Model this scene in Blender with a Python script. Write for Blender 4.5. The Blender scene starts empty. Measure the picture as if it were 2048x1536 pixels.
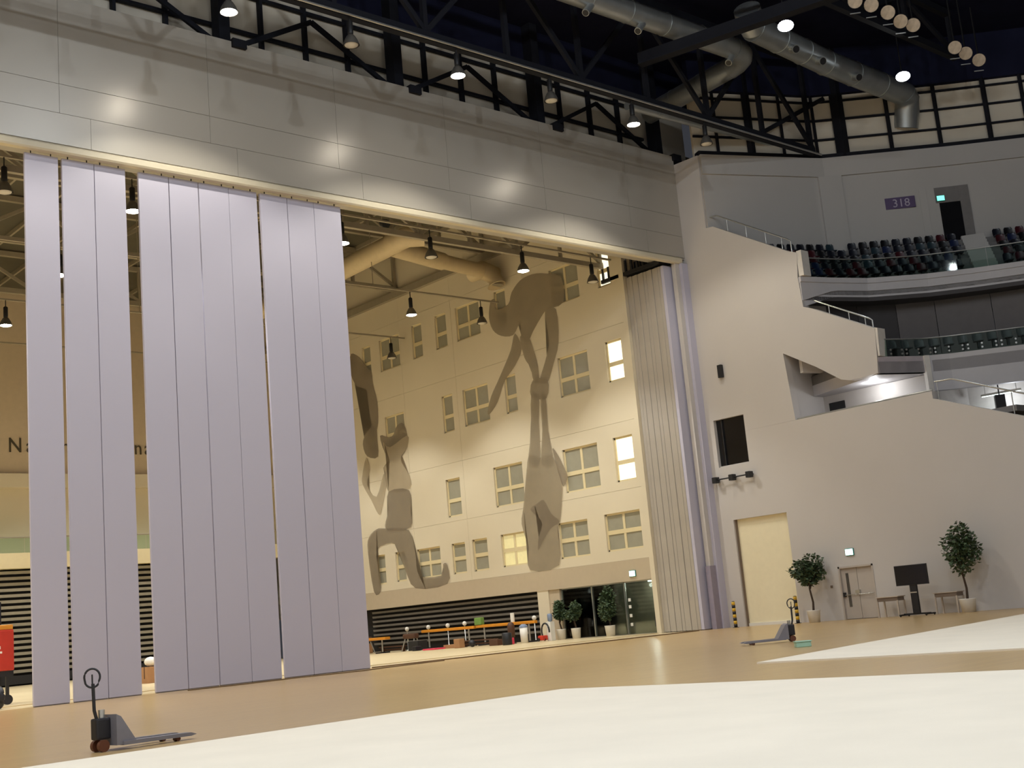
import bpy, bmesh, math, random
from mathutils import Vector, Matrix
from math import sin, cos, pi, radians, hypot, atan2

rnd = random.Random(7)
C = bpy.context.scene.collection
SC = bpy.context.scene

# ------------------------------------------------------------------ camera
FPX = 2484.24
yaw, pitch, roll = radians(-41.797), radians(10.584), radians(-5.171)
fw = Vector((-sin(yaw) * cos(pitch), cos(yaw) * cos(pitch), sin(pitch)))
rt0 = Vector((cos(yaw), sin(yaw), 0))
up0 = rt0.cross(fw)
rt = cos(roll) * rt0 + sin(roll) * up0
up = -sin(roll) * rt0 + cos(roll) * up0
cam = bpy.data.cameras.new('camera')
cam.sensor_fit = 'HORIZONTAL'
cam.sensor_width = 36.0
cam.lens = FPX * 36.0 / 2048.0
cam.clip_start = 0.1
cam.clip_end = 500
co = bpy.data.objects.new('camera', cam)
C.objects.link(co)
m = Matrix.Identity(4)
for i in range(3):
    m[i][0] = rt[i]; m[i][1] = up[i]; m[i][2] = -fw[i]
m[0][3], m[1][3], m[2][3] = 0, 0, 1.45
co.matrix_world = m
SC.camera = co

# ------------------------------------------------------------------ world, exposure
w = bpy.data.worlds.new('world')
SC.world = w
w.use_nodes = True
bg = w.node_tree.nodes['Background']
bg.inputs[0].default_value = (0.80, 0.84, 1.0, 1)
bg.inputs[1].default_value = 0.03
SC.view_settings.view_transform = 'Standard'
SC.view_settings.look = 'None'
SC.view_settings.exposure = 0.5
SC.view_settings.gamma = 1.0
SC.view_settings.use_curve_mapping = False

HALL_LAMP_W = 2000       # pendant lamps along the partition
HALL_FILL_W = 2250        # unseen pendant rows added as fill for the hall
GYM_LAMP_W = 2700        # pendant lamps of the gym
FLOOD_W = 1200
WARM = (0.97, 0.98, 0.95)
WHITE = (0.94, 0.97, 1.0)
COOL = (0.86, 0.92, 1.0)


# ------------------------------------------------------------------ helpers
def S(r, g, b):
    f = lambda c: (c / 255 / 12.92) if c / 255 <= 0.04045 else ((c / 255 + 0.055) / 1.055) ** 2.4
    return (f(r), f(g), f(b), 1)


def mat(name, col, rough=0.6, metal=0.0, var=0.06, scale=3.0, emit=None, estr=0.0, spec=0.5,
        bump=0.0, bscale=40.0, alpha=1.0, coords='Object'):
    M = bpy.data.materials.new(name)
    M.use_nodes = True
    nt = M.node_tree
    b = nt.nodes['Principled BSDF']
    b.inputs['Roughness'].default_value = rough
    b.inputs['Metallic'].default_value = metal
    b.inputs['Specular IOR Level'].default_value = spec
    tc = nt.nodes.new('ShaderNodeTexCoord')
    nz = nt.nodes.new('ShaderNodeTexNoise')
    nz.inputs['Scale'].default_value = scale
    nz.inputs['Detail'].default_value = 4
    nt.links.new(tc.outputs[coords], nz.inputs['Vector'])
    rp = nt.nodes.new('ShaderNodeValToRGB')
    rp.color_ramp.elements[0].position = 0.3
    rp.color_ramp.elements[1].position = 0.7
    rp.color_ramp.elements[0].color = tuple(c * (1 - var) for c in col[:3]) + (1,)
    rp.color_ramp.elements[1].color = tuple(min(1, c * (1 + var)) for c in col[:3]) + (1,)
    nt.links.new(nz.outputs['Fac'], rp.inputs['Fac'])
    nt.links.new(rp.outputs['Color'], b.inputs['Base Color'])
    if emit:
        b.inputs['Emission Color'].default_value = emit
        b.inputs['Emission Strength'].default_value = estr
    if bump:
        n2 = nt.nodes.new('ShaderNodeTexNoise')
        n2.inputs['Scale'].default_value = bscale
        nt.links.new(tc.outputs[coords], n2.inputs['Vector'])
        bp = nt.nodes.new('ShaderNodeBump')
        bp.inputs['Strength'].default_value = bump
        bp.inputs['Distance'].default_value = 0.02
        nt.links.new(n2.outputs['Fac'], bp.inputs['Height'])
        nt.links.new(bp.outputs['Normal'], b.inputs['Normal'])
    if alpha < 1:
        b.inputs['Alpha'].default_value = alpha
    return M


def glass(name, tint, fac=0.15, rough=0.03):
    M = bpy.data.materials.new(name)
    M.use_nodes = True
    nt = M.node_tree
    nt.nodes.remove(nt.nodes['Principled BSDF'])
    out = nt.nodes['Material Output']
    tr = nt.nodes.new('ShaderNodeBsdfTransparent')
    tr.inputs[0].default_value = tint
    gl = nt.nodes.new('ShaderNodeBsdfGlossy')
    gl.inputs['Roughness'].default_value = rough
    lw = nt.nodes.new('ShaderNodeLayerWeight')
    lw.inputs[0].default_value = fac
    mx = nt.nodes.new('ShaderNodeMixShader')
    nt.links.new(lw.outputs['Fresnel'], mx.inputs[0])
    nt.links.new(tr.outputs[0], mx.inputs[1])
    nt.links.new(gl.outputs[0], mx.inputs[2])
    nt.links.new(mx.outputs[0], out.inputs[0])
    return M


def floor_mat(name, col, col2, rough):
    """Sports parquet: fine boards along X in two close browns."""
    M = mat(name, col, rough, var=0.05, scale=0.6, spec=0.4)
    nt = M.node_tree
    b = nt.nodes['Principled BSDF']
    tc = nt.nodes['Texture Coordinate']
    br = nt.nodes.new('ShaderNodeTexBrick')
    br.inputs['Color1'].default_value = col
    br.inputs['Color2'].default_value = col2
    br.inputs['Mortar'].default_value = tuple(c * 0.7 for c in col2[:3]) + (1,)
    br.inputs['Scale'].default_value = 1.0
    br.inputs['Mortar Size'].default_value = 0.004
    br.inputs['Brick Width'].default_value = 2.2
    br.inputs['Row Height'].default_value = 0.13
    nt.links.new(tc.outputs['Object'], br.inputs['Vector'])
    nt.links.new(br.outputs['Color'], b.inputs['Base Color'])
    return M


class MB:
    """Collects simple solids into one mesh."""
    def __init__(s):
        s.v = []; s.f = []; s.sm = []

    def add(s, vs, fs, smooth=False):
        n = len(s.v)
        s.v += [tuple(a) for a in vs]
        s.f += [tuple(n + i for i in q) for q in fs]
        s.sm += [smooth] * len(fs)
        return s

    def box(s, x0, x1, y0, y1, z0, z1):
        vs = [(x, y, z) for z in (z0, z1) for y in (y0, y1) for x in (x0, x1)]
        return s.add(vs, [(0, 2, 3, 1), (4, 5, 7, 6), (0, 1, 5, 4), (2, 6, 7, 3), (0, 4, 6, 2), (1, 3, 7, 5)])

    def bbox(s, x0, x1, y0, y1, z0, z1, r=0.02):
        """Box with bevelled edges."""
        bm = bmesh.new()
        bmesh.ops.create_cube(bm, size=1)
        for v in bm.verts:
            v.co = Vector(((x0 + x1) / 2 + v.co.x * (x1 - x0), (y0 + y1) / 2 + v.co.y * (y1 - y0),
                           (z0 + z1) / 2 + v.co.z * (z1 - z0)))
        bmesh.ops.bevel(bm, geom=bm.edges[:], offset=r, segments=2, affect='EDGES', profile=0.6)
        bm.verts.index_update()
        s.add([v.co[:] for v in bm.verts], [[v.index for v in f.verts] for f in bm.faces])
        bm.free()
        return s

    def tube(s, pts, r, n=8, closed=False, cap=True, r2=None):
        pts = [Vector(p) for p in pts]
        k = len(pts)
        rings = []
        for i, p in enumerate(pts):
            if closed:
                d = pts[(i + 1) % k] - pts[i - 1]
            else:
                d = pts[min(i + 1, k - 1)] - pts[max(i - 1, 0)]
            d.normalize()
            a = Vector((0, 0, 1)) if abs(d.z) < 0.9 else Vector((1, 0, 0))
            e1 = d.cross(a).normalized(); e2 = d.cross(e1)
            rr = r if r2 is None else r + (r2 - r) * i / (k - 1)
            rings.append([p + e1 * rr * cos(2 * pi * j / n) + e2 * rr * sin(2 * pi * j / n) for j in range(n)])
        vs = [v for q in rings for v in q]
        fs = []
        for i in range(k if closed else k - 1):
            i2 = (i + 1) % k
            for j in range(n):
                fs.append((i * n + j, i * n + (j + 1) % n, i2 * n + (j + 1) % n, i2 * n + j))
        s.add(vs, fs, n > 5)
        if cap and not closed:
            s.add(rings[0], [tuple(range(n))]); s.add(rings[-1], [tuple(reversed(range(n)))])
        return s

    def bar(s, a, b, wd, ht):
        """Rectangular member from a to b."""
        a, b = Vector(a), Vector(b)
        d = (b - a).normalized()
        u = Vector((0, 0, 1)) if abs(d.z) < 0.95 else Vector((0, 1, 0))
        e1 = d.cross(u).normalized() * wd / 2
        e2 = e1.cross(d).normalized() * ht / 2
        vs = [p + q for p in (a, b) for q in (-e1 - e2, e1 - e2, e1 + e2, -e1 + e2)]
        return s.add(vs, [(0, 3, 2, 1), (4, 5, 6, 7), (0, 1, 5, 4), (1, 2, 6, 5), (2, 3, 7, 6), (3, 0, 4, 7)])

    def lathe(s, prof, c=(0, 0, 0), n=16, smooth=True):
        vs = [(c[0] + r * cos(2 * pi * j / n), c[1] + r * sin(2 * pi * j / n), c[2] + z) for r, z in prof for j in range(n)]
        fs = []
        for i in range(len(prof) - 1):
            for j in range(n):
                fs.append((i * n + j, i * n + (j + 1) % n, (i + 1) * n + (j + 1) % n, (i + 1) * n + j))
        return s.add(vs, fs, smooth)

    def disc(s, c, r, n=16, z=0, flip=False):
        vs = [(c[0] + r * cos(2 * pi * j / n), c[1] + r * sin(2 * pi * j / n), c[2]) for j in range(n)]
        return s.add(vs, [tuple(range(n)) if not flip else tuple(reversed(range(n)))])

    def ball(s, c, r, n=10, sq=(1, 1, 1)):
        k = n // 2
        prof = [(r * sin(pi * i / k), -r * cos(pi * i / k)) for i in range(k + 1)]
        m0 = len(s.v)
        s.lathe(prof, (0, 0, 0), n)
        for i in range(m0, len(s.v)):
            x, y, z = s.v[i]
            s.v[i] = (c[0] + x * sq[0], c[1] + y * sq[1], c[2] + z * sq[2])
        return s

    def prism(s, poly, axis, a, b):
        """Extrude a 2-D polygon along axis: 'x' (poly=(y,z)), 'y' (poly=(x,z)), 'z' (poly=(x,y))."""
        def mk(p, t):
            return {'x': (t, p[0], p[1]), 'y': (p[0], t, p[1]), 'z': (p[0], p[1], t)}[axis]
        n = len(poly)
        vs = [mk(p, a) for p in poly] + [mk(p, b) for p in poly]
        fs = [tuple(range(n)), tuple(range(2 * n - 1, n - 1, -1))]
        for i in range(n):
            fs.append((i, i + n, (i + 1) % n + n, (i + 1) % n))
        return s.add(vs, fs)

    def strip(s, poly, z0, z1, th=0.15):
        """Vertical band standing on a plan polyline; z0/z1 numbers or lists; thickness to the left of travel."""
        n = len(poly)
        z0 = z0 if isinstance(z0, (list, tuple)) else [z0] * n
        z1 = z1 if isinstance(z1, (list, tuple)) else [z1] * n
        off = offset(poly, th)
        vs = []
        for i in range(n):
            vs += [(*poly[i], z0[i]), (*poly[i], z1[i]), (*off[i], z1[i]), (*off[i], z0[i])]
        fs = []
        for i in range(n - 1):
            for j in range(4):
                fs.append((4 * i + j, 4 * i + (j + 1) % 4, 4 * i + 4 + (j + 1) % 4, 4 * i + 4 + j))
        fs += [(3, 2, 1, 0), (4 * n - 4, 4 * n - 3, 4 * n - 2, 4 * n - 1)]
        return s.add(vs, fs)

    def slab(s, pa, pb, z0, z1):
        """Horizontal slab between two plan polylines with as many points."""
        n = len(pa)
        vs = []
        for i in range(n):
            vs += [(*pa[i], z0), (*pa[i], z1), (*pb[i], z1), (*pb[i], z0)]
        fs = []
        for i in range(n - 1):
            for j in range(4):
                fs.append((4 * i + j, 4 * i + (j + 1) % 4, 4 * i + 4 + (j + 1) % 4, 4 * i + 4 + j))
        fs += [(3, 2, 1, 0), (4 * n - 4, 4 * n - 3, 4 * n - 2, 4 * n - 1)]
        return s.add(vs, fs)

    def mesh(s, name, m, origin=(0, 0, 0)):
        me = bpy.data.meshes.new(name)
        o = origin
        me.from_pydata([(a - o[0], b - o[1], c - o[2]) for a, b, c in s.v], [], s.f)
        me.polygons.foreach_set('use_smooth', s.sm)
        bm = bmesh.new(); bm.from_mesh(me)
        bmesh.ops.recalc_face_normals(bm, faces=bm.faces)
        bm.to_mesh(me); bm.free()
        me.materials.append(m)
        return me

    def build(s, name, m, parent=None, world=False, loc=None):
        """world=True: vertices are given in world coordinates, the parent is an unrotated Empty."""
        o = (0, 0, 0)
        if world and parent is not None:
            o = tuple(parent.location)
        elif world and loc is not None:
            o = loc
        ob = bpy.data.objects.new(name, s.mesh(name, m, o))
        C.objects.link(ob)
        if parent is not None:
            ob.parent = parent
        elif loc is not None:
            ob.location = loc
        return ob


def offset(poly, d):
    out = []
    n = len(poly)
    for i in range(n):
        a = Vector(poly[max(i - 1, 0)]); b = Vector(poly[min(i + 1, n - 1)])
        t = (b - a).normalized()
        out.append((poly[i][0] - t.y * d, poly[i][1] + t.x * d))
    return out


def resample(poly, n):
    L = [0]
    for i in range(len(poly) - 1):
        L.append(L[-1] + hypot(poly[i + 1][0] - poly[i][0], poly[i + 1][1] - poly[i][1]))
    out = []
    for k in range(n):
        s = L[-1] * k / (n - 1)
        i = max(j for j in range(len(L)) if L[j] <= s + 1e-9)
        i = min(i, len(poly) - 2)
        t = (s - L[i]) / (L[i + 1] - L[i])
        out.append((poly[i][0] + (poly[i + 1][0] - poly[i][0]) * t, poly[i][1] + (poly[i + 1][1] - poly[i][1]) * t))
    return out


def lerp_poly(a, b, t):
    return [(p[0] + (q[0] - p[0]) * t, p[1] + (q[1] - p[1]) * t) for p, q in zip(a, b)]


def tag(o, label=None, cat=None, group=None, kind=None):
    if label: o['label'] = label
    if cat: o['category'] = cat
    if group: o['group'] = group
    if kind: o['kind'] = kind
    return o


def thing(name, label, cat, loc=(0, 0, 0), rz=0.0, group=None):
    o = bpy.data.objects.new(name, None)
    o.empty_display_size = 0.2
    C.objects.link(o)
    o.location = loc
    o.rotation_euler = (0, 0, rz)
    return tag(o, label, cat, group)


def struct(name, mb, m, parent=None):
    o = mb.build(name, m, parent)
    if parent is None:
        o['kind'] = 'structure'
    return o


def sroot(name, loc=(0, 0, 0)):
    o = bpy.data.objects.new(name, None)
    C.objects.link(o)
    o.location = loc
    o['kind'] = 'structure'
    return o


def copy_tree(o, parent=None):
    c = o.copy()
    C.objects.link(c)
    c.parent = parent
    for ch in list(o.children):
        copy_tree(ch, c)
    return c


def inst(me, name, parent, loc=(0, 0, 0), rz=0, scale=(1, 1, 1)):
    o = bpy.data.objects.new(name, me)
    C.objects.link(o)
    o.parent = parent
    o.location = loc
    o.rotation_euler = (0, 0, rz)
    o.scale = scale
    return o


def light(name, kind, loc, energy, col, parent=None, radius=0.2, target=None, angle=None, blend=0.2, world_loc=True):
    L = bpy.data.lights.new(name, kind)
    L.energy = energy
    L.color = col
    if kind in ('SPOT', 'POINT'):
        L.shadow_soft_size = radius
    if kind == 'SPOT':
        L.spot_size = angle
        L.spot_blend = blend
    o = bpy.data.objects.new(name, L)
    C.objects.link(o)
    o.location = loc
    if target is not None:
        o.rotation_euler = Vector(target).to_track_quat('-Z', 'Y').to_euler()
    if parent is not None:
        o.parent = parent
    return o


def text_mesh(txt, size, depth):
    cu = bpy.data.curves.new('lettering', 'FONT')
    cu.body = txt
    cu.size = size
    cu.extrude = depth
    cu.resolution_u = 3
    ob = bpy.data.objects.new('lettering', cu)
    C.objects.link(ob)
    dg = bpy.context.evaluated_depsgraph_get()
    me = bpy.data.meshes.new_from_object(ob.evaluated_get(dg))
    bpy.data.objects.remove(ob)
    return me


# ------------------------------------------------------------------ materials
M = {}
M['floor'] = floor_mat('sports_parquet', S(194, 162, 112), S(186, 154, 106), 0.28)
M['gymfloor'] = mat('gym_floor', S(212, 192, 152), 0.35, var=0.04, scale=0.5)
M['mat'] = mat('cream_carpet', S(240, 228, 208), 0.85, var=0.03, scale=0.7, bump=0.1, bscale=60)
M['wall'] = mat('painted_wall', S(200, 194, 189), 0.7, var=0.015, scale=0.4)
M['wallup'] = mat('upper_wall', S(182, 178, 174), 0.75, var=0.02, scale=0.4)
M['fascia'] = mat('satin_fascia_metal', S(176, 170, 160), 0.30, metal=0.15, var=0.01, scale=0.3)
M['fascia_trim'] = mat('fascia_trim', S(206, 196, 172), 0.45, var=0.02)
M['panel'] = mat('lilac_panel', S(192, 189, 206), 0.5, var=0.012, scale=0.3)
M['panel_edge'] = mat('panel_edge', S(120, 116, 116), 0.5)
M['stack'] = mat('stacked_panel_metal', S(190, 183, 174), 0.36, metal=0.3, var=0.05, scale=0.8)
M['black'] = mat('black_steel', S(28, 28, 32), 0.5)
M['steel_dark'] = mat('dark_painted_steel', S(26, 27, 34), 0.7, spec=0.2)
M['roof'] = mat('dark_roof_deck', S(28, 30, 50), 0.9, var=0.2, scale=0.5, spec=0.1)
M['clad'] = mat('grey_cladding', S(214, 204, 186), 0.6, var=0.05, scale=0.5)
M['duct'] = mat('galvanised_duct', S(176, 180, 180), 0.38, metal=0.75, var=0.10, scale=1.2)
M['gymwall'] = mat('gym_wall', S(218, 206, 180), 0.65, var=0.02, scale=0.3)
M['gymband'] = mat('gym_band', S(190, 174, 148), 0.65, var=0.02)
M['gymback'] = mat('gym_back_wall', S(204, 186, 158), 0.7, var=0.03)
M['gymceil'] = mat('gym_roof_deck', S(84, 79, 64), 0.8, var=0.10, scale=0.6)
M['gymsteel'] = mat('gym_painted_steel', S(152, 142, 122), 0.55, var=0.05)
M['gymduct'] = mat('gym_duct', S(204, 186, 150), 0.5, metal=0.1, var=0.04)
M['frame'] = mat('window_frame', S(222, 206, 164), 0.5, var=0.02)
M['pane'] = mat('blind_behind_glass', S(158, 154, 136), 0.18, var=0.05, scale=2)
M['pane_lit'] = mat('lit_window', S(230, 226, 200), 0.3, emit=(1.0, 0.95, 0.72, 1), estr=0.85)
M['pane_dim'] = mat('dim_window', S(212, 200, 140), 0.3, emit=(1.0, 0.90, 0.55, 1), estr=0.22)
M['mural'] = mat('mural_film', S(152, 138, 114), 0.6, var=0.06, scale=1.0, alpha=0.64)
M['mural2'] = mat('mural_film_dark', S(136, 122, 102), 0.6, var=0.06, scale=1.0, alpha=0.64)
M['mural3'] = mat('mural_film_light', S(182, 166, 138), 0.6, var=0.06, scale=1.0, alpha=0.64)
M['board'] = mat('bleacher_board', S(112, 108, 104), 0.45, var=0.08)
M['boardback'] = mat('bleacher_gap', S(18, 16, 16), 0.8)
M['boardend'] = mat('bleacher_front_olive', S(158, 152, 138), 0.5)
M['glass'] = glass('clear_glass', (0.86, 0.93, 0.90, 1), 0.25)
M['glassdk'] = glass('tinted_glass', (0.74, 0.80, 0.76, 1), 0.3)
M['glassgreen'] = glass('green_edge_glass', (0.84, 0.93, 0.85, 1), 0.15)
M['glassbowl'] = glass('bowl_glass', (0.74, 0.82, 0.79, 1), 0.2)
M['lobby'] = mat('lobby_wall', S(118, 112, 96), 0.6, var=0.35, scale=0.9)
M['white'] = mat('white_paint', S(232, 228, 218), 0.5, var=0.02)
M['offwhite'] = mat('balcony_front', S(194, 190, 191), 0.6, var=0.02)
M['soffit'] = mat('soffit_grey', S(120, 116, 114), 0.7)
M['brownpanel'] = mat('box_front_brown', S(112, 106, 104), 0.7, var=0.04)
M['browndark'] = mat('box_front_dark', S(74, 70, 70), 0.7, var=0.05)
M['rail'] = mat('brushed_rail', S(190, 190, 186), 0.3, metal=0.8)
M['seat_navy'] = mat('seat_navy', S(20, 22, 33), 0.32)
M['seat_black'] = mat('seat_black', S(20, 19, 22), 0.32)
M['seat_red'] = mat('seat_red', S(66, 20, 27), 0.32)
M['seat_blue'] = mat('seat_blue', S(26, 36, 68), 0.3)
M['seat_teal'] = mat('seat_teal', S(36, 52, 60), 0.3)
M['seat_grey'] = mat('seat_grey', S(74, 76, 78), 0.45)
M['lamp_shell'] = mat('lamp_shell', S(120, 116, 110), 0.35, metal=0.6)
M['lamp_cap'] = mat('lamp_cap', S(26, 26, 28), 0.5)
M['bulb'] = mat('lamp_glow', S(255, 250, 235), 0.4, emit=(1.0, 0.93, 0.80, 1), estr=90)
M['bulb_gym'] = mat('lamp_glow_gym', S(255, 246, 225), 0.4, emit=(1.0, 0.92, 0.78, 1), estr=60)
M['bulb_cool'] = mat('flood_glow', S(250, 252, 255), 0.4, emit=(0.90, 0.96, 1.0, 1), estr=25)
M['diffuser'] = mat('lamp_diffuser', S(206, 200, 186), 0.35)
M['lens'] = mat('spot_lens', S(190, 172, 150), 0.25, var=0.15, scale=6)
M['shutter'] = mat('roller_shutter', S(240, 229, 196), 0.5, var=0.02)
M['door'] = mat('door_paint', S(186, 176, 166), 0.55, var=0.02)
M['doorglass'] = mat('door_glazing', S(84, 80, 76), 0.15)
M['winblack'] = mat('control_window', S(22, 22, 24), 0.12, var=0.3, scale=1.5)
M['screen'] = mat('tv_screen', S(20, 20, 27), 0.18)
M['exit'] = mat('exit_lit', S(235, 250, 245), 0.4, emit=(0.80, 1.0, 0.93, 1), estr=2.6)
M['exit2'] = mat('exit_lit_green', S(120, 240, 210), 0.4, emit=(0.22, 0.9, 0.70, 1), estr=1.0)
M['exitbody'] = mat('exit_body', S(60, 140, 130), 0.5)
M['sign318'] = mat('sign_purple', S(84, 66, 104), 0.5)
M['signtext'] = mat('sign_text', S(176, 166, 184), 0.5)
M['lettering'] = mat('wall_lettering', S(72, 62, 40), 0.5)
M['leaf'] = mat('leaf_green', S(72, 90, 60), 0.55, var=0.35, scale=9)
M['trunk'] = mat('trunk_bark', S(70, 54, 40), 0.8, var=0.2, scale=12)
M['soil'] = mat('soil', S(50, 40, 32), 0.9)
M['pot'] = mat('white_pot', S(226, 220, 208), 0.4)
M['yellow'] = mat('safety_yellow', S(214, 170, 44), 0.5)
M['tablewood'] = mat('pale_table', S(190, 176, 160), 0.5)
M['tabledark'] = mat('table_apron', S(122, 106, 92), 0.5)
M['truckgrey'] = mat('truck_grey', S(132, 130, 138), 0.45, metal=0.2)
M['truckblack'] = mat('truck_black', S(34, 33, 38), 0.5)
M['wheelbrown'] = mat('wheel_brown', S(104, 60, 40), 0.5)
M['red'] = mat('machine_red', S(196, 52, 34), 0.4)
M['orange'] = mat('equipment_orange', S(214, 140, 36), 0.5)
M['pink'] = mat('pink_mat', S(214, 60, 84), 0.7)
M['brown'] = mat('brown_leather', S(84, 54, 36), 0.6)
M['cardboard'] = mat('cardboard', S(168, 124, 84), 0.8)
M['green'] = mat('soft_green', S(112, 148, 70), 0.6)
M['waterblue'] = mat('water_bottle', S(128, 142, 166), 0.2)
M['teal'] = mat('pale_teal_plastic', S(166, 206, 184), 0.4)
M['cable'] = mat('floor_cable', S(122, 98, 68), 0.7)
M['joint'] = mat('floor_line_pale', S(206, 184, 140), 0.6)
M['ledge'] = mat('ledge_white', S(214, 208, 200), 0.6)

# ================================================================== STRUCTURE
YP = 40.0      # face of the header above the folding wall
XR = 48.5      # face of the hall's side wall
XG = 47.0      # face of the gym's side wall

struct('floor', MB().box(-40, 80, -40, 40.9, -0.3, 0), M['floor'])
struct('floor_gym', MB().box(-20, 60, 40.9, 84, -0.3, 0.0), M['gymfloor'])

# hall shell out of sight of the photograph
struct('wall_back', MB().box(-40, 80, -40.4, -40, 0, 31), M['wall'])
struct('wall_left', MB().box(-40.4, -40, -40, 40, 0, 31), M['wall'])
struct('ceiling', MB().box(-40.4, 90, -40.4, 46, 30.2, 30.6), M['roof'])

# --- header over the folding wall: clad in large metal panels
hdr = sroot('wall_header', (0, YP, 18.5))
MB().box(-40, XR, YP + 0.05, YP + 1.2, 18.75, 24.3).build('header_core', M['fascia'], hdr, True)
xs = [28.51 + 5.75 * k for k in range(-12, 5)]
for a, b in zip(xs[:-1], xs[1:]):
    b = min(b, XR)
    if b - a > 0.1:
        MB().box(a + 0.006, b - 0.006, YP, YP + 0.06, 18.84, 19.97).build('cladding_panel', M['fascia'], hdr, True)
xs = [27.41 + 5.75 * k for k in range(-12, 5)]
for a, b in zip(xs[:-1], xs[1:]):
    b = min(b, XR)
    if b - a > 0.1:
        MB().box(a + 0.006, b - 0.006, YP, YP + 0.06, 19.985, 21.06).build('cladding_panel', M['fascia'], hdr, True)
        MB().box(a + 0.006, b - 0.006, YP, YP + 0.06, 21.075, 24.4).build('cladding_panel', M['fascia'], hdr, True)
MB().prism([(YP - 0.02, 18.5), (YP + 0.22, 18.5), (YP + 0.22, 18.84), (YP + 0.05, 18.84), (YP - 0.06, 18.74), (YP - 0.06, 18.56)],
           'x', -40, XR - 0.3).build('bottom_trim', M['fascia_trim'], hdr, True)
MB().box(-40, XR - 1.2, YP + 0.22, YP + 0.45, 18.62, 18.78).build('panel_track', M['black'], hdr, True)

# --- hall side wall with its stepped outline (one slab, Y-Z profile)
prof = [(40.9, 0), (8, 0), (8, 1.8), (23.54, 7.56), (27.38, 9.02), (27.39, 9.35), (34.52, 9.36), (34.73, 12.62),
        (33.0, 11.6), (31.75, 10.74), (31.3, 10.62), (30.77, 10.61), (29.83, 10.65), (29.76, 11.36), (29.67, 12.66),
        (32.81, 14.36), (33.25, 14.55), (33.34, 16.03), (33.2, 17.2), (33.73, 17.43), (37.97, 19.94), (38.4, 19.98),
        (38.4, 23.9), (40.9, 23.95)]
# openings: roller shutter, control-room window, double door (cut by splitting the slab along Y)
wr = sroot('wall_right', (XR, 30, 0))
holes = [(35.72, 38.92, 0.0, 5.15), (37.52, 39.42, 7.8, 10.18), (31.5, 33.28, 0.0, 2.33)]


def clip(poly, ax, val, keep_less):
    out = []
    n = len(poly)
    for i in range(n):
        a, b = poly[i], poly[(i + 1) % n]
        ia = (a[ax] <= val) == keep_less; ib = (b[ax] <= val) == keep_less
        if ia:
            out.append(a)
        if ia != ib:
            t = (val - a[ax]) / (b[ax] - a[ax])
            out.append((a[0] + (b[0] - a[0]) * t, a[1] + (b[1] - a[1]) * t))
    return out


mb = MB()
# lower body of the wall (below 9.35, without the C-shaped bay) as convex strips between hole edges
low = [(40.9, 0), (8, 0), (8, 1.8), (23.54, 7.56), (27.38, 9.02), (27.39, 9.35), (40.9, 9.36)]
upp = [(40.9, 9.36), (34.52, 9.36), (34.73, 12.62), (33.0, 11.6), (31.75, 10.74), (31.3, 10.62), (30.77, 10.61),
       (29.83, 10.65), (29.76, 11.36), (29.67, 12.66), (32.81, 14.36), (33.25, 14.55), (33.34, 16.03), (33.2, 17.2),
       (33.73, 17.43), (37.97, 19.94), (38.4, 19.98), (38.4, 23.9), (40.9, 23.95)]
ysplit = sorted({8, 23.54, 27.38, 31.5, 33.28, 35.72, 37.52, 38.92, 39.42, 40.9})
for a, b in zip(ysplit[:-1], ysplit[1:]):
    p = clip(clip(low, 0, a, False), 0, b, True)
    zs = [(0, 40)]
    for (h0, h1, z0, z1) in holes:
        if h0 - 1e-6 <= a and b <= h1 + 1e-6:
            nz = []
            for (c, d) in zs:
                if z0 > c: nz.append((c, min(d, z0)))
                if z1 < d: nz.append((max(c, z1), d))
            zs = nz
    for c, d in zs:
        q = clip(clip(p, 1, c, False), 1, d, True)
        q = [q[i] for i in range(len(q)) if hypot(q[i][0] - q[i - 1][0], q[i][1] - q[i - 1][1]) > 1e-5]
        if len(q) > 2:
            mb.prism(q, 'x', XR, XR + 0.45)
for a, b in ((29, 34.73), (34.73, 37.52), (37.52, 39.42), (39.42, 40.9)):
    p = clip(clip(upp, 0, a, False), 0, b, True)
    if a == 37.52:
        p = clip(p, 1, 10.18, False)
    q = [p[i] for i in range(len(p)) if hypot(p[i][0] - p[i - 1][0], p[i][1] - p[i - 1][1]) > 1e-5]
    mb.prism(q, 'x', XR, XR + 0.45)
mb.build('wall_slab', M['wall'], wr, True)
MB().prism([(29.55, 12.66), (29.7, 12.72), (29.7, 11.4), (29.62, 11.4)], 'x', XR + 0.02, XR + 0.62).build('parapet_end', M['ledge'], wr, True)
MB().box(XR + 0.02, XR + 0.6, 32.98, 33.25, 16.05, 17.28).build('parapet_end', M['ledge'], wr, True)

# --- jamb between the stacked panels and the side wall
MB().box(48.05, XR, 39.9, 40.3, 0, 18.5).build('trim_1', M['panel'])
bpy.data.objects['trim_1']['kind'] = 'structure'
MB().box(47.75, 48.05, 40.08, 40.34, 3.05, 18.5).build('trim_2', M['wall'])
bpy.data.objects['trim_2']['kind'] = 'structure'
MB().box(47.62, 48.06, 40.0, 40.3, 0, 3.05).build('trim_3', mat('kick_plate_lilac', S(150, 142, 158), 0.5))
bpy.data.objects['trim_3']['kind'] = 'structure'

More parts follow.
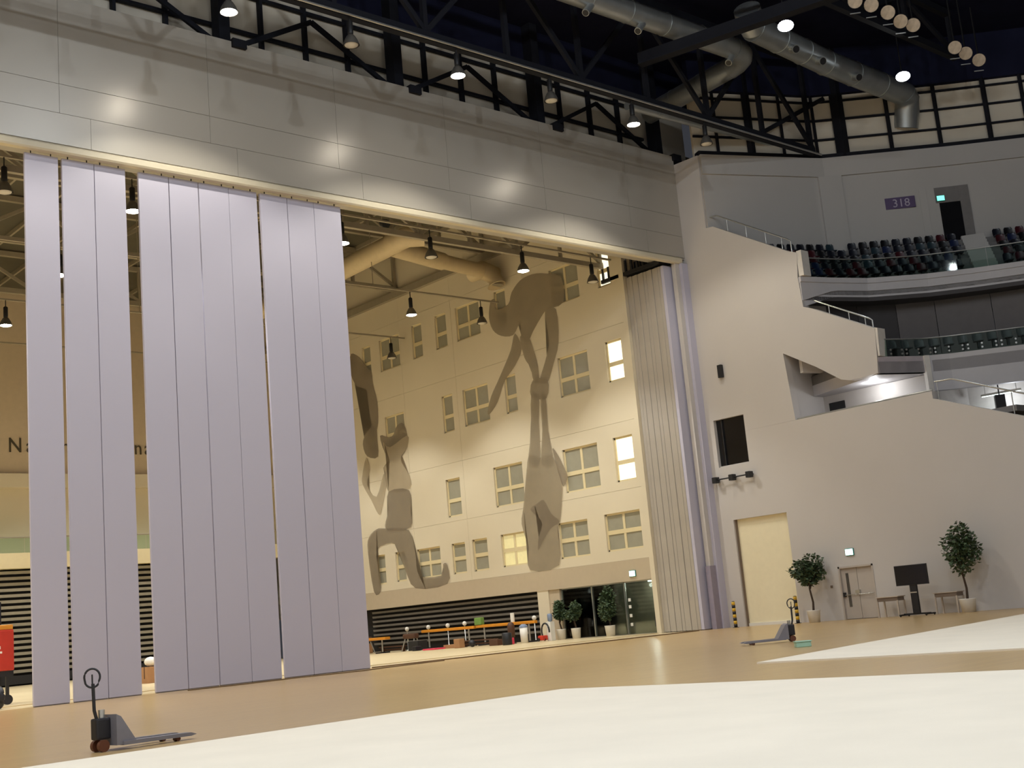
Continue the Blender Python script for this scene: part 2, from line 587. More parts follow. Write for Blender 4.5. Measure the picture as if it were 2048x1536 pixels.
# --- the gym's side wall: cladding cells with window openings
WIN = [  # y0, y1, z0, z1, columns, lit
    (44.0, 44.95, 18.35, 20.4, 1, 2), (46.4, 48.65, 18.25, 20.35, 2, 0), (52.5, 53.5, 18.2, 20.35, 1, 0), (54.95, 57.2, 18.18, 20.3, 2, 0),
    (58.17, 59.3, 18.14, 20.3, 1, 0), (60.7, 61.75, 18.05, 20.25, 1, 0), (63.15, 65.35, 17.98, 20.1, 2, 0), (66.4, 67.4, 18.0, 20.07, 1, 0),
    (43.7, 44.92, 13.15, 15.35, 1, 2), (46.28, 48.64, 13.05, 15.28, 2, 0), (52.25, 53.25, 12.98, 15.2, 1, 0), (54.76, 57.12, 12.9, 15.15, 2, 0),
    (58.15, 59.2, 12.85, 15.15, 1, 0), (63.2, 65.3, 12.8, 14.95, 2, 0), (66.4, 67.4, 12.8, 14.95, 1, 0),
    (43.65, 45.05, 7.85, 10.2, 1, 2), (46.25, 48.95, 7.8, 10.18, 2, 0), (52.35, 54.9, 7.75, 10.08, 2, 0), (58.08, 59.45, 7.7, 10.0, 1, 0),
    (43.68, 46.25, 4.34, 6.3, 2, 0), (47.55, 49.87, 4.3, 6.25, 2, 0), (52.6, 54.75, 4.29, 6.15, 2, 1), (56.0, 57.38, 4.27, 6.14, 1, 0),
    (58.07, 59.36, 4.27, 6.1, 1, 0), (60.52, 62.9, 4.28, 6.1, 2, 0), (64.15, 65.2, 4.28, 6.15, 1, 0), (66.35, 67.35, 4.25, 6.15, 1, 0)]


def holed(y0, y1, z0, z1, hs, x0, x1):
    ys = sorted({y0, y1} | {c for h in hs for c in h[:2] if y0 < c < y1})
    b = MB()
    for a, c in zip(ys[:-1], ys[1:]):
        segs = [(z0, z1)]
        for h in hs:
            if h[0] <= a + 1e-6 and c <= h[1] + 1e-6:
                n = []
                for (p, q) in segs:
                    if h[3] <= p or h[2] >= q:
                        n.append((p, q)); continue
                    if h[2] > p: n.append((p, h[2]))
                    if h[3] < q: n.append((h[3], q))
                segs = n
        for p, q in segs:
            b.box(x0, x1, a, c, p, q)
    return b


wg = sroot('wall_gym', (XG, 56, 0))
zj = [3.8, 7.42, 10.95, 16.1, 20.9, 22.4]
yj = [43.35, 45.6, 50.6, 55.9 - 0.0, 60.0, 63.0, 69.6]
yj = [43.35, 45.75, 50.9, 57.6, 62.98, 69.6]
yj = [43.35, 50.9, 57.65, 63.02, 80.0]
for z0, z1 in zip(zj[:-1], zj[1:]):
    for y0, y1 in zip(yj[:-1], yj[1:]):
        hs = [h for h in WIN if h[1] > y0 and h[0] < y1 and h[3] > z0 and h[2] < z1]
        holed(y0 + 0.006, y1 - 0.006, z0 + 0.006, z1 - 0.006, hs, XG, XG + 0.06).build('cladding_panel', M['gymwall'], wg, True)
holed(43.35, 80, 3.8, 25.6, WIN, XG + 0.06, XG + 0.4).build('wall_core', M['gymwall'], wg, True)
MB().box(XG - 0.03, XG + 0.4, 43.35, 80, 2.72, 3.8).build('lower_band', M['gymband'], wg, True)
MB().box(XG, XG + 0.5, 51.15, 52.05, 0, 2.72).build('pier', M['gymwall'], wg, True)
MB().box(XG + 0.06, XG + 1.2, 50.3, 51.15, 0, 2.72).build('pier', M['gymband'], wg, True)
MB().box(XG - 0.03, XG + 0.3, 43.05, 43.35, 0, 25.6).build('pier', M['gymwall'], wg, True)
MB().box(XG - 0.28, XG, 43.2, 80, 22.4, 22.85).build('eaves_beam', M['gymsteel'], wg, True)
MB().box(XG + 1.6, XG + 1.9, 43.0, 80, 0, 3.2).build('recess_back', M['lobby'], wg, True)
MB().box(XG + 0.4, XG + 4, 42.9, 43.1, 0, 25).build('return_wall', M['gymband'], wg, True)

for k, (y0, y1, z0, z1, nc, lit) in enumerate(WIN):
    r = sroot('window_%d' % (k + 1), (XG, (y0 + y1) / 2, z0))
    pm = M['pane'] if lit == 0 else (M['pane_lit'] if lit == 2 else M['pane_dim'])
    f = MB()
    t = 0.09 if nc == 2 else 0.1
    x0, x1 = XG + 0.10, XG + 0.2
    f.box(x0, x1, y0, y0 + t, z0, z1).box(x0, x1, y1 - t, y1, z0, z1)
    f.box(x0, x1, y0, y1, z0, z0 + t).box(x0, x1, y0, y1, z1 - t, z1)
    zm = z0 + (z1 - z0) * (0.50 if z0 < 5 else 0.43)
    f.box(x0 + 0.006, x1, y0, y1, zm - 0.11, zm + 0.11)
    ym = (y0 + y1) / 2
    if nc == 2:
        f.box(x0 + 0.012, x1 + 0.004, ym - 0.08, ym + 0.08, z0, z1)
    f.build('window_frame', M['frame'], r, True)
    cols = [(y0 + t, y1 - t)] if nc == 1 else [(y0 + t, ym - 0.08), (ym + 0.08, y1 - t)]
    for a, b in cols:
        for p, q in ((z0 + t, zm - 0.11), (zm + 0.11, z1 - t)):
            MB().box(XG + 0.15, XG + 0.17, a, b, p, q).build('pane', pm, r, True)

# --- the gym's far wall, deck and roof
wb = sroot('wall_gym_back', (30, 80, 0))
MB().box(-20, 60, 80, 80.4, 13.2, 26).build('upper_wall', M['gymback'], wb, True)
MB().box(-20, 60, 80.3, 80.7, 8, 13.2).build('balcony_wall', M['gymwall'], wb, True)
MB().box(-20, XG, 79.6, 80.3, 12.3, 13.2).build('balcony_soffit_band', M['gymwall'], wb, True)
MB().box(-20, XG, 78.4, 80.4, 7.1, 8.05).build('balcony_front', M['frame'], wb, True)
MB().box(-20, XG, 80.05, 80.35, 0, 7.1).build('lower_wall', M['boardback'], wb, True)
struct('wall_gym_left', MB().box(-20.4, -20, 41, 80, 0, 26), M['gymwall'])
cg = sroot('ceiling_gym', (14, 60, 25.4))
MB().box(-20, 60, 42.3, 80.4, 25.5, 25.9).build('roof_deck', M['gymceil'], cg, True)
for k in range(22):
    x = -12 + 2.8 * k
    MB().box(x - 0.06, x + 0.06, 42.6, 80, 25.25, 25.5).build('purlin', M['gymsteel'], cg, True)

# --- upper cladding wall behind the header with its steel frame
wu = sroot('wall_upper', (20, 42, 24))
MB().box(-40, 52, 42.0, 42.3, 23.6, 28.1).build('cladding', M['clad'], wu, True)
MB().box(-40, 52, 41.6, 42.3, 28.1, 30.2).build('roof_edge', M['roof'], wu, True)
for k in range(-6, 5):
    x = 31.6 + 8.55 * k
    if x > 50: continue
    MB().box(x - 0.24, x + 0.24, 41.0, 41.6, 24.0, 30.2).build('column', M['steel_dark'], wu, True)
    MB().box(x - 0.3, x + 0.3, 39.85, 41.0, 24.15, 24.5).build('column_bracket', M['steel_dark'], wu, True)
    for j in range(1, 4):
        xx = x + 2.14 * j
        if xx < 48.4:
            MB().box(xx - 0.07, xx + 0.07, 41.7, 41.95, 24.2, 30.2).build('cladding_post', M['steel_dark'], wu, True)
    if x < 45:
        MB().bar((x + 0.2, 41.3, 24.7), (x + 4.3, 41.3, 27.0), 0.14, 0.2).build('brace', M['steel_dark'], wu, True)
        MB().bar((x + 4.3, 41.3, 27.0), (x + 8.3, 41.3, 24.9), 0.14, 0.2).build('brace', M['steel_dark'], wu, True)
for z in (25.9, 27.6):
    MB().box(-40, 48.4, 41.75, 41.95, z, z + 0.13).build('girt', M['steel_dark'], wu, True)
MB().box(-40, 48.4, 40.3, 41.9, 24.2, 24.42).build('sill_beam', M['steel_dark'], wu, True)

# ================================================================== SEATING BOWL
NP = 40
F = resample([(48.55, 33.3), (50.33, 32.78), (52.3, 32.03), (54.6, 30.2), (56.12, 28.44), (57.4, 26.6), (60.3, 22)], NP)
BK = resample([(48.55, 38.3), (51.8, 36.9), (55.1, 35.5), (56.3, 34.4), (60.2, 30.8), (62.9, 28.0), (68, 22.4)], NP)

us = sroot('wall_bowl_upper', (56, 34, 16))
MB().strip(BK, 15, 23.9, 0.4).build('back_wall', M['wallup'], us, True)
MB().strip(offset(BK, -0.12), 22.85, 23.9, 0.12).build('head_band', M['wallup'], us, True)
# pilaster at the bend of the wall
MB().prism([(54.75, 35.5), (55.75, 34.75), (55.95, 35.0), (54.9, 35.85)], 'z', 17, 22.85).build('pilaster', M['wallup'], us, True)

# upper cladding of the bowl above the wall with girts and columns
MB().strip(offset(BK, 0.5), 23.9, 27.7, 0.2).build('cladding', M['clad'], us, True)
MB().strip(offset(BK, 0.02), 23.9, 24.15, 0.45).build('sill_beam', M['steel_dark'], us, True)
MB().strip(offset(BK, 0.2), 27.6, 30.2, 0.5).build('roof_edge', M['roof'], us, True)
for z in (25.05, 26.15, 27.2):
    MB().strip(offset(BK, 0.38), z, z + 0.11, 0.1).build('girt', M['steel_dark'], us, True)
LB = offset(BK, 0.3)
for i, wd in ((2, 0.12), (5, 0.3), (8, 0.12), (11, 0.12), (13, 0.5), (17, 0.16), (21, 0.16), (25, 0.2), (28, 0.16), (32, 0.16)):
    p = LB[i]
    MB().box(p[0] - wd / 2, p[0] + wd / 2, p[1] - wd / 2, p[1] + wd / 2, 24, 27.7 if wd < 0.3 else 30.2).build(
        'cladding_post' if wd < 0.3 else 'column', M['steel_dark'], us, True)
MB().bar((*LB[5], 25.0), (*LB[12], 27.4), 0.16, 0.22).build('brace', M['steel_dark'], us, True)

# upper tier steps
ROWS = 6
tt = [0.0, 0.22, 0.355, 0.49, 0.625, 0.76, 1.0]
zf = [15.75, 16.15, 16.65, 17.15, 17.65, 18.15, 18.65]
ut = sroot('floor_upper_tier', (54, 32, 15))
for i in range(ROWS):
    MB().slab(lerp_poly(F, BK, tt[i]), lerp_poly(F, BK, tt[i + 1]), 15.2, zf[i]).build('tier_step', M['soffit'], ut, True)
    if i == ROWS - 1:
        MB().slab(lerp_poly(F, BK, 0.88), BK, 15.2, zf[i] + 0.45).build('tier_step', M['soffit'], ut, True)
# front of the upper balcony: haunch at the wall, three horizontal folds
bots = [max(14.55, 15.1 - 0.55 * max(0, 1 - (p[0] - 48.5) / 1.9)) for p in F]
MB().strip(offset(F, -0.06), [b + 0.30 for b in bots], 15.78, 0.2).build('balcony_front', M['offwhite'], ut, True)
MB().strip(offset(F, -0.12), 15.78, 16.03, 0.3).build('balcony_coping', M['offwhite'], ut, True)
MB().strip(F, bots, [b + 0.31 for b in bots], 0.25).build('balcony_skirt', M['offwhite'], ut, True)
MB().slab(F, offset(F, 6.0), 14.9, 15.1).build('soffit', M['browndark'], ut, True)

# middle level
MF = resample([(48.55, 29.75), (50.85, 28.83), (51.7, 28.02), (53.65, 25.5), (56.4, 21.6)], 30)
mt = sroot('floor_middle_tier', (51, 29, 10))
left = [p for p in MF if p[0] <= 50.87] + [(50.85, 28.83)]
right = [(50.85, 28.83)] + [p for p in MF if p[0] > 50.87]
MB().strip(left, 10.62, 11.38, 0.3).build('balcony_front', mat('balcony_front_purple_lit', S(176, 166, 170), 0.6), mt, True)  # purple light on this stretch is put into its colour
MB().strip(right, 9.75, 11.38, 0.3).build('balcony_front', M['offwhite'], mt, True)
MB().prism([(50.75, 28.75), (50.95, 28.62), (51.02, 28.8), (50.84, 28.95)], 'z', 9.7, 11.38).build('corner_post', M['ledge'], mt, True)
MB().slab(MF, offset(MF, 6.5), 10.62, 11.15).build('tier_slab', M['offwhite'], mt, True)
MB().slab(offset(MF, 1.0), offset(MF, 6.5), 11.15, 11.6).build('tier_step', M['soffit'], mt, True)
BX = [(49.0, 34.1), (50.9, 33.6), (52.6, 33.0), (54.3, 31.9), (55.7, 30.6), (57.3, 28.5), (59.0, 25.8), (61.5, 21.8)]
for i in range(len(BX) - 1):
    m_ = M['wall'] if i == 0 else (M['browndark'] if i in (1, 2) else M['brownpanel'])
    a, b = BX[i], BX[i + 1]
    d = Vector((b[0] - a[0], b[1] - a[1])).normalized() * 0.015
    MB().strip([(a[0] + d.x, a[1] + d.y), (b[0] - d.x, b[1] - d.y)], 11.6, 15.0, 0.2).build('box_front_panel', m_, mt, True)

# corridor behind the side wall, lower level
lw = sroot('wall_corridor', (51, 32, 8))
MB().prism([(29.2, 6.5), (36.4, 6.5), (36.4, 12.9), (34.6, 12.9), (31.2, 10.6), (29.2, 10.6)], 'x', 51.3, 51.6).build('corridor_wall', M['wall'], lw, True)
MB().box(XR + 0.45, 51.3, 34.73, 35.0, 6.5, 12.9).build('corridor_end', M['wall'], lw, True)
MB().box(XR + 0.45, 54, 24, 36.4, 7.9, 8.15).build('corridor_floor', M['soffit'], lw, True)
MB().prism([(29.83, 10.70), (31.3, 10.66), (33.0, 11.64), (34.73, 12.66), (34.73, 12.8), (33, 11.8), (29.83, 10.8)], 'x', XR + 0.45, 51.3).build('sloping_soffit', M['wall'], lw, True)
LBW = [(51.6, 29.2), (53.5, 28.2), (55.5, 25.6), (58.5, 21.0)]
MB().strip(offset(LBW, 0.6), 5.5, 10.6, 0.2).build('concourse_wall', M['ledge'], lw, True)
MB().slab(offset([(51.2, 28.5), (52.0, 27.6), (54, 25), (57, 20.8)], -0.2), offset(LBW, 0.7), 7.4, 7.6).build('concourse_floor', M['soffit'], lw, True)
struct('door_1', MB().box(51.22, 51.3, 33.55, 34.4, 8.15, 10.25), M['winblack'])

light('corridor_downlight', 'POINT', (50.3, 31.2, 10.35), 48, WHITE, radius=0.12)

# doors and openings in the side wall -----------------------------------------
d2 = sroot('door_2', (XR + 0.2, 37.32, 0))           # roller shutter
sh = MB()
z = 0.12
while z < 5.1:                                        # fine interlocking slats, about three pixels each
    sh.prism([(XR + 0.22, z), (XR + 0.29, z + 0.02), (XR + 0.29, z + 0.09), (XR + 0.22, z + 0.11)], 'y', 35.74, 38.9)
    z += 0.11
tag(sh.build('slat_curtain', M['shutter'], d2, True), kind='stuff')
MB().box(XR + 0.16, XR + 0.28, 35.74, 38.9, 0.0, 0.14).build('bottom_rail', M['white'], d2, True)
MB().box(XR + 0.1, XR + 0.22, 38.86, 38.92, 0, 5.15).box(XR + 0.1, XR + 0.22, 35.72, 35.78, 0, 5.15).build('guide_rail', M['tabledark'], d2, True)
MB().box(XR + 0.3, XR + 0.4, 35.7, 38.95, 0, 5.2).build('backing', M['shutter'], d2, True)

d3 = sroot('door_3', (XR + 0.1, 32.4, 0))            # double door
MB().box(XR - 0.02, XR + 0.2, 33.22, 33.30, 0, 2.36).box(XR - 0.02, XR + 0.2, 31.48, 31.56, 0, 2.36).box(XR - 0.02, XR + 0.2, 31.48, 33.3, 2.28, 2.36).build('door_frame', M['door'], d3, True)
MB().box(XR + 0.1, XR + 0.16, 32.42, 33.22, 0.02, 2.28).build('door_leaf', M['door'], d3, True)
MB().box(XR + 0.1, XR + 0.16, 31.56, 32.40, 0.02, 2.28).build('door_leaf', M['door'], d3, True)
MB().box(XR + 0.085, XR + 0.12, 32.86, 33.0, 0.55, 2.05).build('vision_panel', M['doorglass'], d3, True)
MB().tube([(XR + 0.02, 33.18, 1.08), (XR + 0.02, 31.6, 1.08)], 0.018).build('panic_bar', M['rail'], d3, True)
MB().box(XR, XR + 0.1, 32.33, 32.55, 1.12, 1.28).build('lock_case', M['rail'], d3, True)
MB().box(XR, XR + 0.1, 33.1, 33.2, 1.0, 1.2).build('push_pad', M['black'], d3, True)

wn = sroot('window_40', (XR + 0.2, 38.5, 7.8))       # control window
MB().box(XR + 0.2, XR + 0.3, 37.52, 39.42, 7.8, 10.18).build('pane', M['winblack'], wn, True)
MB().box(XR + 0.12, XR + 0.2, 39.0, 39.06, 7.8, 10.18).box(XR + 0.12, XR + 0.2, 37.52, 37.57, 7.8, 10.18).build('window_frame', M['black'], wn, True)
MB().box(XR + 0.1, XR + 0.2, 37.52, 39.42, 7.8, 7.86).build('sill', M['wall'], wn, True)

# ================================================================== LARGE FLOOR COVERINGS
def mat_slab(name, pts, label):
    o = MB().prism(pts, 'z', 0.0, 0.035).build(name, M['mat'], None, True, (pts[0][0], pts[0][1], 0))
    return tag(o, label, 'carpet')


mat_slab('cream_carpet', [(16.45, 17.75), (-14, 17.75), (-14, -24), (23, -24)], 'large cream carpet laid on the parquet nearest the standing pallet truck')
mat_slab('cream_carpet', [(21.7, 17.25), (41.0, 20.9), (46, -5.6), (26.7, -9.3)], 'smaller cream carpet lying beyond the strip of bare parquet')
tag(MB().box(-10, 46.9, 43.2, 60.5, 0.0, 0.03).build('gym_carpet', M['gymfloor'], None, True, (20, 50, 0)),
    'pale tan exercise carpet inside the gym behind the folding wall', 'carpet')

# ================================================================== FOLDING WALL PANELS
ORD = ['first', 'second', 'third', 'fourth', 'fifth', 'sixth', 'seventh', 'eighth', 'ninth', 'tenth']
PX = [(14.78, 15.93), (16.07, 17.20), (17.225, 18.36), (18.86, 20.02), (20.05, 21.2), (21.24, 22.47), (22.485, 23.68), (23.83, 25.02), (25.05, 26.25), (26.265, 27.53)]
for k, (a, b) in enumerate(PX):
    t = thing('folding_wall_panel', 'tall lilac-grey hanging wall panel, %s counting from the red machine' % ORD[k], 'wall panel',
              ((a + b) / 2, 40.36, 0), 0, 'hanging panels of the half-open folding wall')
    h = (b - a) / 2
    MB().bbox(-h, h, -0.06, 0.06, 0.03, 18.45, 0.008).build('panel_face', M['panel'], t)
    MB().box(-h * 0.98, h * 0.98, -0.045, 0.045, 0.0, 0.035).build('bottom_seal', M['panel_edge'], t)
    for s in (-0.6, 0.6):
        MB().tube([(s * h, 0, 18.44), (s * h, 0, 18.66)], 0.02, 6).build('hanger', M['black'], t)

for k in range(15):
    y = 40.43 + 0.2 * k
    t = thing('folding_wall_panel', 'spare hanging wall panel parked edge-on in the stack beside the side wall', 'wall panel',
              (47.55, y + 0.1, 0), 0, 'panels parked in the stack')
    j = 0.0 if k == 0 else rnd.uniform(-0.035, 0.035)
    MB().bbox(-0.35 + j, 0.45, -0.096, 0.096, 0.03, 18.42, 0.014).build('panel_face', M['stack'] if k else M['panel'], t)
    MB().box(-0.3, 0.45, -0.06, 0.06, 0, 0.035).build('bottom_seal', M['panel_edge'], t)
    for s in (0,):
        MB().tube([(s, 0, 18.4), (s, 0, 18.95)], 0.03, 6).build('hanger', M['black'], t)

# storage rail over the stack with its hangers and the crosswise truss
t = thing('storage_rail', 'black ribbed ceiling rail above the stacked wall panels', 'rail', (47.5, 42.4, 18.5))
MB().box(47.0, 47.9, 40.5, 44.7, 18.52, 18.72).build('rail_beam', M['black'], t, True)
for k in range(10):
    y = 40.8 + 0.42 * k
    MB().box(47.05, 47.15, y - 0.05, y + 0.05, 18.72, 19.35).build('drop_rod', M['black'], t, True)
    MB().box(47.75, 47.85, y - 0.05, y + 0.05, 18.72, 19.35).build('drop_rod', M['black'], t, True)


def truss(name, label, y, z0, z1, x0, x1, nb, m_, wd=0.2, hb=0.3, group=None):
    t = thing(name, label, 'truss', ((x0 + x1) / 2, y, z0), 0, group)
    MB().box(x0, x1, y - wd / 2, y + wd / 2, z0, z0 + hb).build('bottom_chord', m_, t, True)
    MB().box(x0, x1, y - wd / 2, y + wd / 2, z1 - hb, z1).build('top_chord', m_, t, True)
    st = (x1 - x0) / nb
    for k in range(nb + 1):
        x = min(max(x0 + st * k, x0 + wd / 2), x1 - wd / 2)
        MB().box(x - wd * 0.35, x + wd * 0.35, y - wd * 0.35, y + wd * 0.35, z0 + hb, z1 - hb).build('post', m_, t, True)
        if k < nb:
            a, b = (z0 + hb, z1 - hb) if k % 2 == 0 else (z1 - hb, z0 + hb)
            MB().bar((x, y, a), (x0 + st * (k + 1), y, b), wd * 0.6, wd * 0.7).build('diagonal', m_, t, True)
    return t


truss('roof_truss', 'tan steel truss carrying the storage rail just inside the folding wall', 44.5, 19.3, 21.9, -20, 47.0, 22, M['gymsteel'], 0.22, 0.26)
for y, wh in ((54.0, 'nearest the folding wall'), (63.0, 'midway down the gym'), (72.2, 'nearest the far gym wall')):
    truss('roof_truss', 'high tan steel roof truss under the olive deck, ' + wh, y, 22.85, 25.4, -20, 46.98, 20, M['gymsteel'], 0.26, 0.3, 'gym roof trusses')
truss('hall_truss', 'dark steel roof truss of the hall carrying the bell lamps', 35.5, 24.0, 29.6, -39.9, 54.6, 22, M['steel_dark'], 0.3, 0.4)
truss('hall_truss', 'dark steel roof truss of the hall above the seating bowl', 28.6, 27.4, 30.1, -39.9, 58, 22, M['steel_dark'], 0.3, 0.35)
t = thing('conduit', 'thin light grey conduit fixed along the dark hall truss', 'pipe', (8, 35.3, 23.9))
MB().tube([(-40, 35.28, 24.05), (55, 35.28, 24.05)], 0.05, 8).build('pipe', M['rail'], t, True)
t = thing('roof_beam', 'dark roof beam crossing over the silver duct toward the bowl', 'beam', (46, 33, 26))
MB().bar((41.0, 35.1, 26.0), (43.9, 25.5, 26.05), 0.35, 0.55).build('web', M['steel_dark'], t, True)
MB().bar((41.0, 35.1, 25.73), (43.9, 25.5, 25.78), 0.5, 0.06).build('flange', M['steel_dark'], t, True)

# ================================================================== LAMPS
def make_lamp(name, lit, warm, drop):
    t = thing(name, '', 'lamp')
    # base of the thing = rim of the bell at z = 0
    MB().lathe([(0.31, 0.0), (0.30, 0.06), (0.25, 0.2), (0.16, 0.36), (0.1, 0.42), (0.0, 0.43)], n=20).lathe(
        [(0.29, 0.0), (0.28, 0.06), (0.23, 0.2), (0.14, 0.34), (0.0, 0.36)], n=20).build('reflector', M['lamp_shell'], t)
    MB().lathe([(0.0, 0.42), (0.1, 0.42), (0.11, 0.5), (0.11, 0.95), (0.06, 1.0), (0.0, 1.0)], n=14).build('ballast_housing', M['lamp_cap'], t)
    MB().tube([(0, 0, 0.98), (0, 0, drop)], 0.025, 8).build('stem', M['lamp_cap'], t)
    pr = [(0.0, -0.05), (0.15, -0.04), (0.25, 0.0), (0.27, 0.05), (0.0, 0.051)]
    MB().lathe(pr, n=20).build('glowing_glass' if lit else 'diffuser', (M['bulb_gym'] if warm else M['bulb']) if lit else M['diffuser'], t)
    return t


def place(proto, used, loc, label, group):
    o = proto if not used else copy_tree(proto)
    o.location = loc
    o['label'] = label
    o['group'] = group
    return o


lit_h = make_lamp('bell_pendant_lamp', True, False, 1.141); lit_g = make_lamp('bell_pendant_lamp', True, True, 1.332)
off_h = make_lamp('bell_pendant_lamp', False, False, 1.101); off_g = make_lamp('bell_pendant_lamp', False, False, 1.352)
used = set()


def lamp(proto, key, loc, label, group, energy=0, col=WHITE, angle=2.0, blend=0.25):
    o = place(proto, key in used, loc, label, group)
    used.add(key)
    if energy:
        if angle is None:      # added fill lamp: light on all sides below the bell plus a downward spot
            light('lamp_light', 'POINT', (loc[0], loc[1], loc[2] - 0.3), energy * 0.55, col, radius=0.22)
            light('lamp_light', 'SPOT', (loc[0], loc[1], loc[2] - 0.08), energy * 1.1, col, radius=0.22, target=(0, 0, -1), angle=2.2, blend=0.6)
        else:
            light('lamp_light', 'SPOT', (loc[0], loc[1], loc[2] - 0.08), energy, col, radius=0.22, target=(0, 0, -1), angle=angle, blend=blend)
    return o


for x in (-20.7, -10.5, -0.3, 9.9, 20.13, 30.3, 40.5):
    lamp(lit_h, 'lh', (x, 35.45, 22.86), 'lit bell pendant lamp hanging under the dark hall truss', 'lit lamps along the hall truss', HALL_LAMP_W, (1.0, 0.94, 0.80), 2.1, 0.35)
for x in (15.0, 25.2, 35.4, 45.6):
    lamp(off_h, 'oh', (x, 35.45, 22.9), 'unlit bell pendant lamp hanging under the dark hall truss', 'unlit lamps along the hall truss')
for y in (-14, 2, 16):  # unseen lamp rows added to brighten the mats and upper walls
    for x in (-18, -4, 10, 24):
        lamp(lit_h, 'lh', (x, y, 29.06), 'lit bell lamp added out of view to brighten the open hall', 'added fill lamps over the hall floor', HALL_FILL_W, (0.84, 0.92, 1.0), None)
for y, xs in ((43.75, (-9.6, 0.2, 10.2, 20.2, 29.9, 40.55)), (53.0, (-9.6, 0.2, 10.4, 20.95, 30.6, 40.45)), (62.4, (0.2, 10.8, 21.8, 31.2, 40.5)), (71.3, (0.2, 11, 22, 31.5, 40.5))):
    for x in xs:
        lamp(lit_g, 'lg', (x, y, 18.22), 'lit bell pendant lamp hanging in the gym beyond the folding wall', 'lit lamps of the gym', GYM_LAMP_W, WARM, 1.85, 0.4)
for x, y in ((15.3, 43.75), (34.8, 43.75), (45.4, 43.75), (45.5, 53.0), (45.8, 62.4)):
    lamp(off_g, 'og', (x, y, 18.2), 'unlit bell pendant lamp hanging in the gym beyond the folding wall', 'unlit lamps of the gym')
# long stems of the gym lamps that hang below the high trusses are carried by cable trays
for y, wh in ((43.75, 'nearest the folding wall'), (53.0, 'second from the folding wall'), (62.4, 'third from the folding wall'), (71.3, 'nearest the far gym wall')):
    t = thing('cable_tray', 'thin tan cable tray over the gym lamps, ' + wh, 'cable tray', (14, y, 19.55), 0, 'cable trays over the gym lamps')
    MB().box(-19.9, 46.9, y - 0.06, y + 0.06, 19.55, 19.63).build('tray', M['gymsteel'], t, True)
    for x in range(-16, 46, 9):
        MB().tube([(x, y, 19.63), (x, y, 25.24)], 0.02, 6).build('drop_rod', M['gymsteel'], t, True)

# floodlights and dark spotlights over the bowl
def flood(loc):
    t = thing('floodlight', 'lit cool white floodlight tilted toward the hall floor', 'floodlight', loc, 0, 'floodlights over the seating bowl')
    d = Vector((-0.55, -0.45, -0.7)).normalized()
    e = Vector((0, 0, 1)).cross(d).normalized(); u = d.cross(e)
    mb = MB(); mb2 = MB()
    ring = [e * 0.36 * cos(2 * pi * j / 16) + u * 0.27 * sin(2 * pi * j / 16) for j in range(16)]
    v = [r * 0.55 - d * 0.35 for r in ring] + [r for r in ring]
    mb.add(v, [(j, (j + 1) % 16, 16 + (j + 1) % 16, 16 + j) for j in range(16)] + [tuple(range(15, -1, -1))], True)
    mb.build('housing', M['lamp_cap'], t)
    mb2.add([r * 0.96 - d * 0.02 for r in ring], [tuple(range(16))])
    mb2.build('glowing_glass', M['bulb_cool'], t)
    MB().tube([(-d * 0.3)[:], (-d * 0.3 + Vector((0, 0, 3.96)))[:]], 0.03, 6).build('stem', M['lamp_cap'], t)
    light('flood_light', 'SPOT', tuple(Vector(loc) + d * 0.1), FLOOD_W, COOL, radius=0.25, target=d, angle=1.5, blend=0.4)


for p in ((44.3, 29.3, 26.0), (54.2, 29.55, 26.0), (63.4, 29.8, 26.0)):
    flood(p)


def dark_spot(loc, wh):
    t = thing('spotlight', 'unlit round-faced spotlight under the dark roof, in the row of ' + wh, 'spotlight', loc, 0, 'unlit spotlights under the roof')
    d = Vector((-0.80, -0.42, -0.42)).normalized()
    e = Vector((0, 0, 1)).cross(d).normalized(); u = d.cross(e)
    rg = lambda r, s: [e * r * cos(2 * pi * j / 18) + u * r * sin(2 * pi * j / 18) + d * s for j in range(18)]
    a, b = rg(0.22, -0.5), rg(0.34, 0)
    MB().add(a + b, [(j, (j + 1) % 18, 18 + (j + 1) % 18, 18 + j) for j in range(18)] + [tuple(range(17, -1, -1))], True).build('housing', M['lamp_cap'], t)
    MB().add(rg(0.32, -0.03), [tuple(range(18))]).build('lens', M['lens'], t)
    MB().bar((-d * 0.25 + Vector((0, 0, 0.15)))[:], (-d * 0.25 + Vector((0, 0, 2.9)))[:], 0.06, 0.06).build('yoke', M['lamp_cap'], t)
    MB().bar((d * 0.02 - u * 0.5 - e * 0.3)[:], (d * 0.02 - u * 0.55 + e * 0.15)[:], 0.05, 0.03).build('barn_door', M['rail'], t)


for p in ((46.9, 27.28), (47.9, 27.1), (49.25, 27.1), (50.6, 27.28), (51.5, 27.17), (55.66, 27.39), (56.8, 27.45), (58.2, 27.5)):
    dark_spot((p[0], p[1], 27.0), 'five' if p[0] < 53 else 'three')

# ================================================================== DUCTS
def duct_segs(t, pts, r, m_, seg=2.4, n=20):
    """Round duct: straight lengths with raised joint rings, each one a part."""
    for a, b in zip(pts[:-1], pts[1:]):
        a, b = Vector(a), Vector(b)
        L = (b - a).length
        k = max(1, round(L / seg))
        for i in range(k):
            p, q = a.lerp(b, i / k), a.lerp(b, (i + 1) / k)
            MB().tube([p, q], r, n, cap=True).build('duct_section', m_, t, True)
            if L > 1.6:
                e = (b - a).normalized() * 0.04
                MB().tube([p - e, p + e], r * 1.04, n, cap=True).build('joint_ring', m_, t, True)


def bend(p0, p1, p2, r, n=5):
    p0, p1, p2 = Vector(p0), Vector(p1), Vector(p2)
    a = p1 + (p0 - p1).normalized() * r
    b = p1 + (p2 - p1).normalized() * r
    return [((1 - s) ** 2 * a + 2 * s * (1 - s) * p1 + s * s * b)[:] for s in [i / n for i in range(n + 1)]]


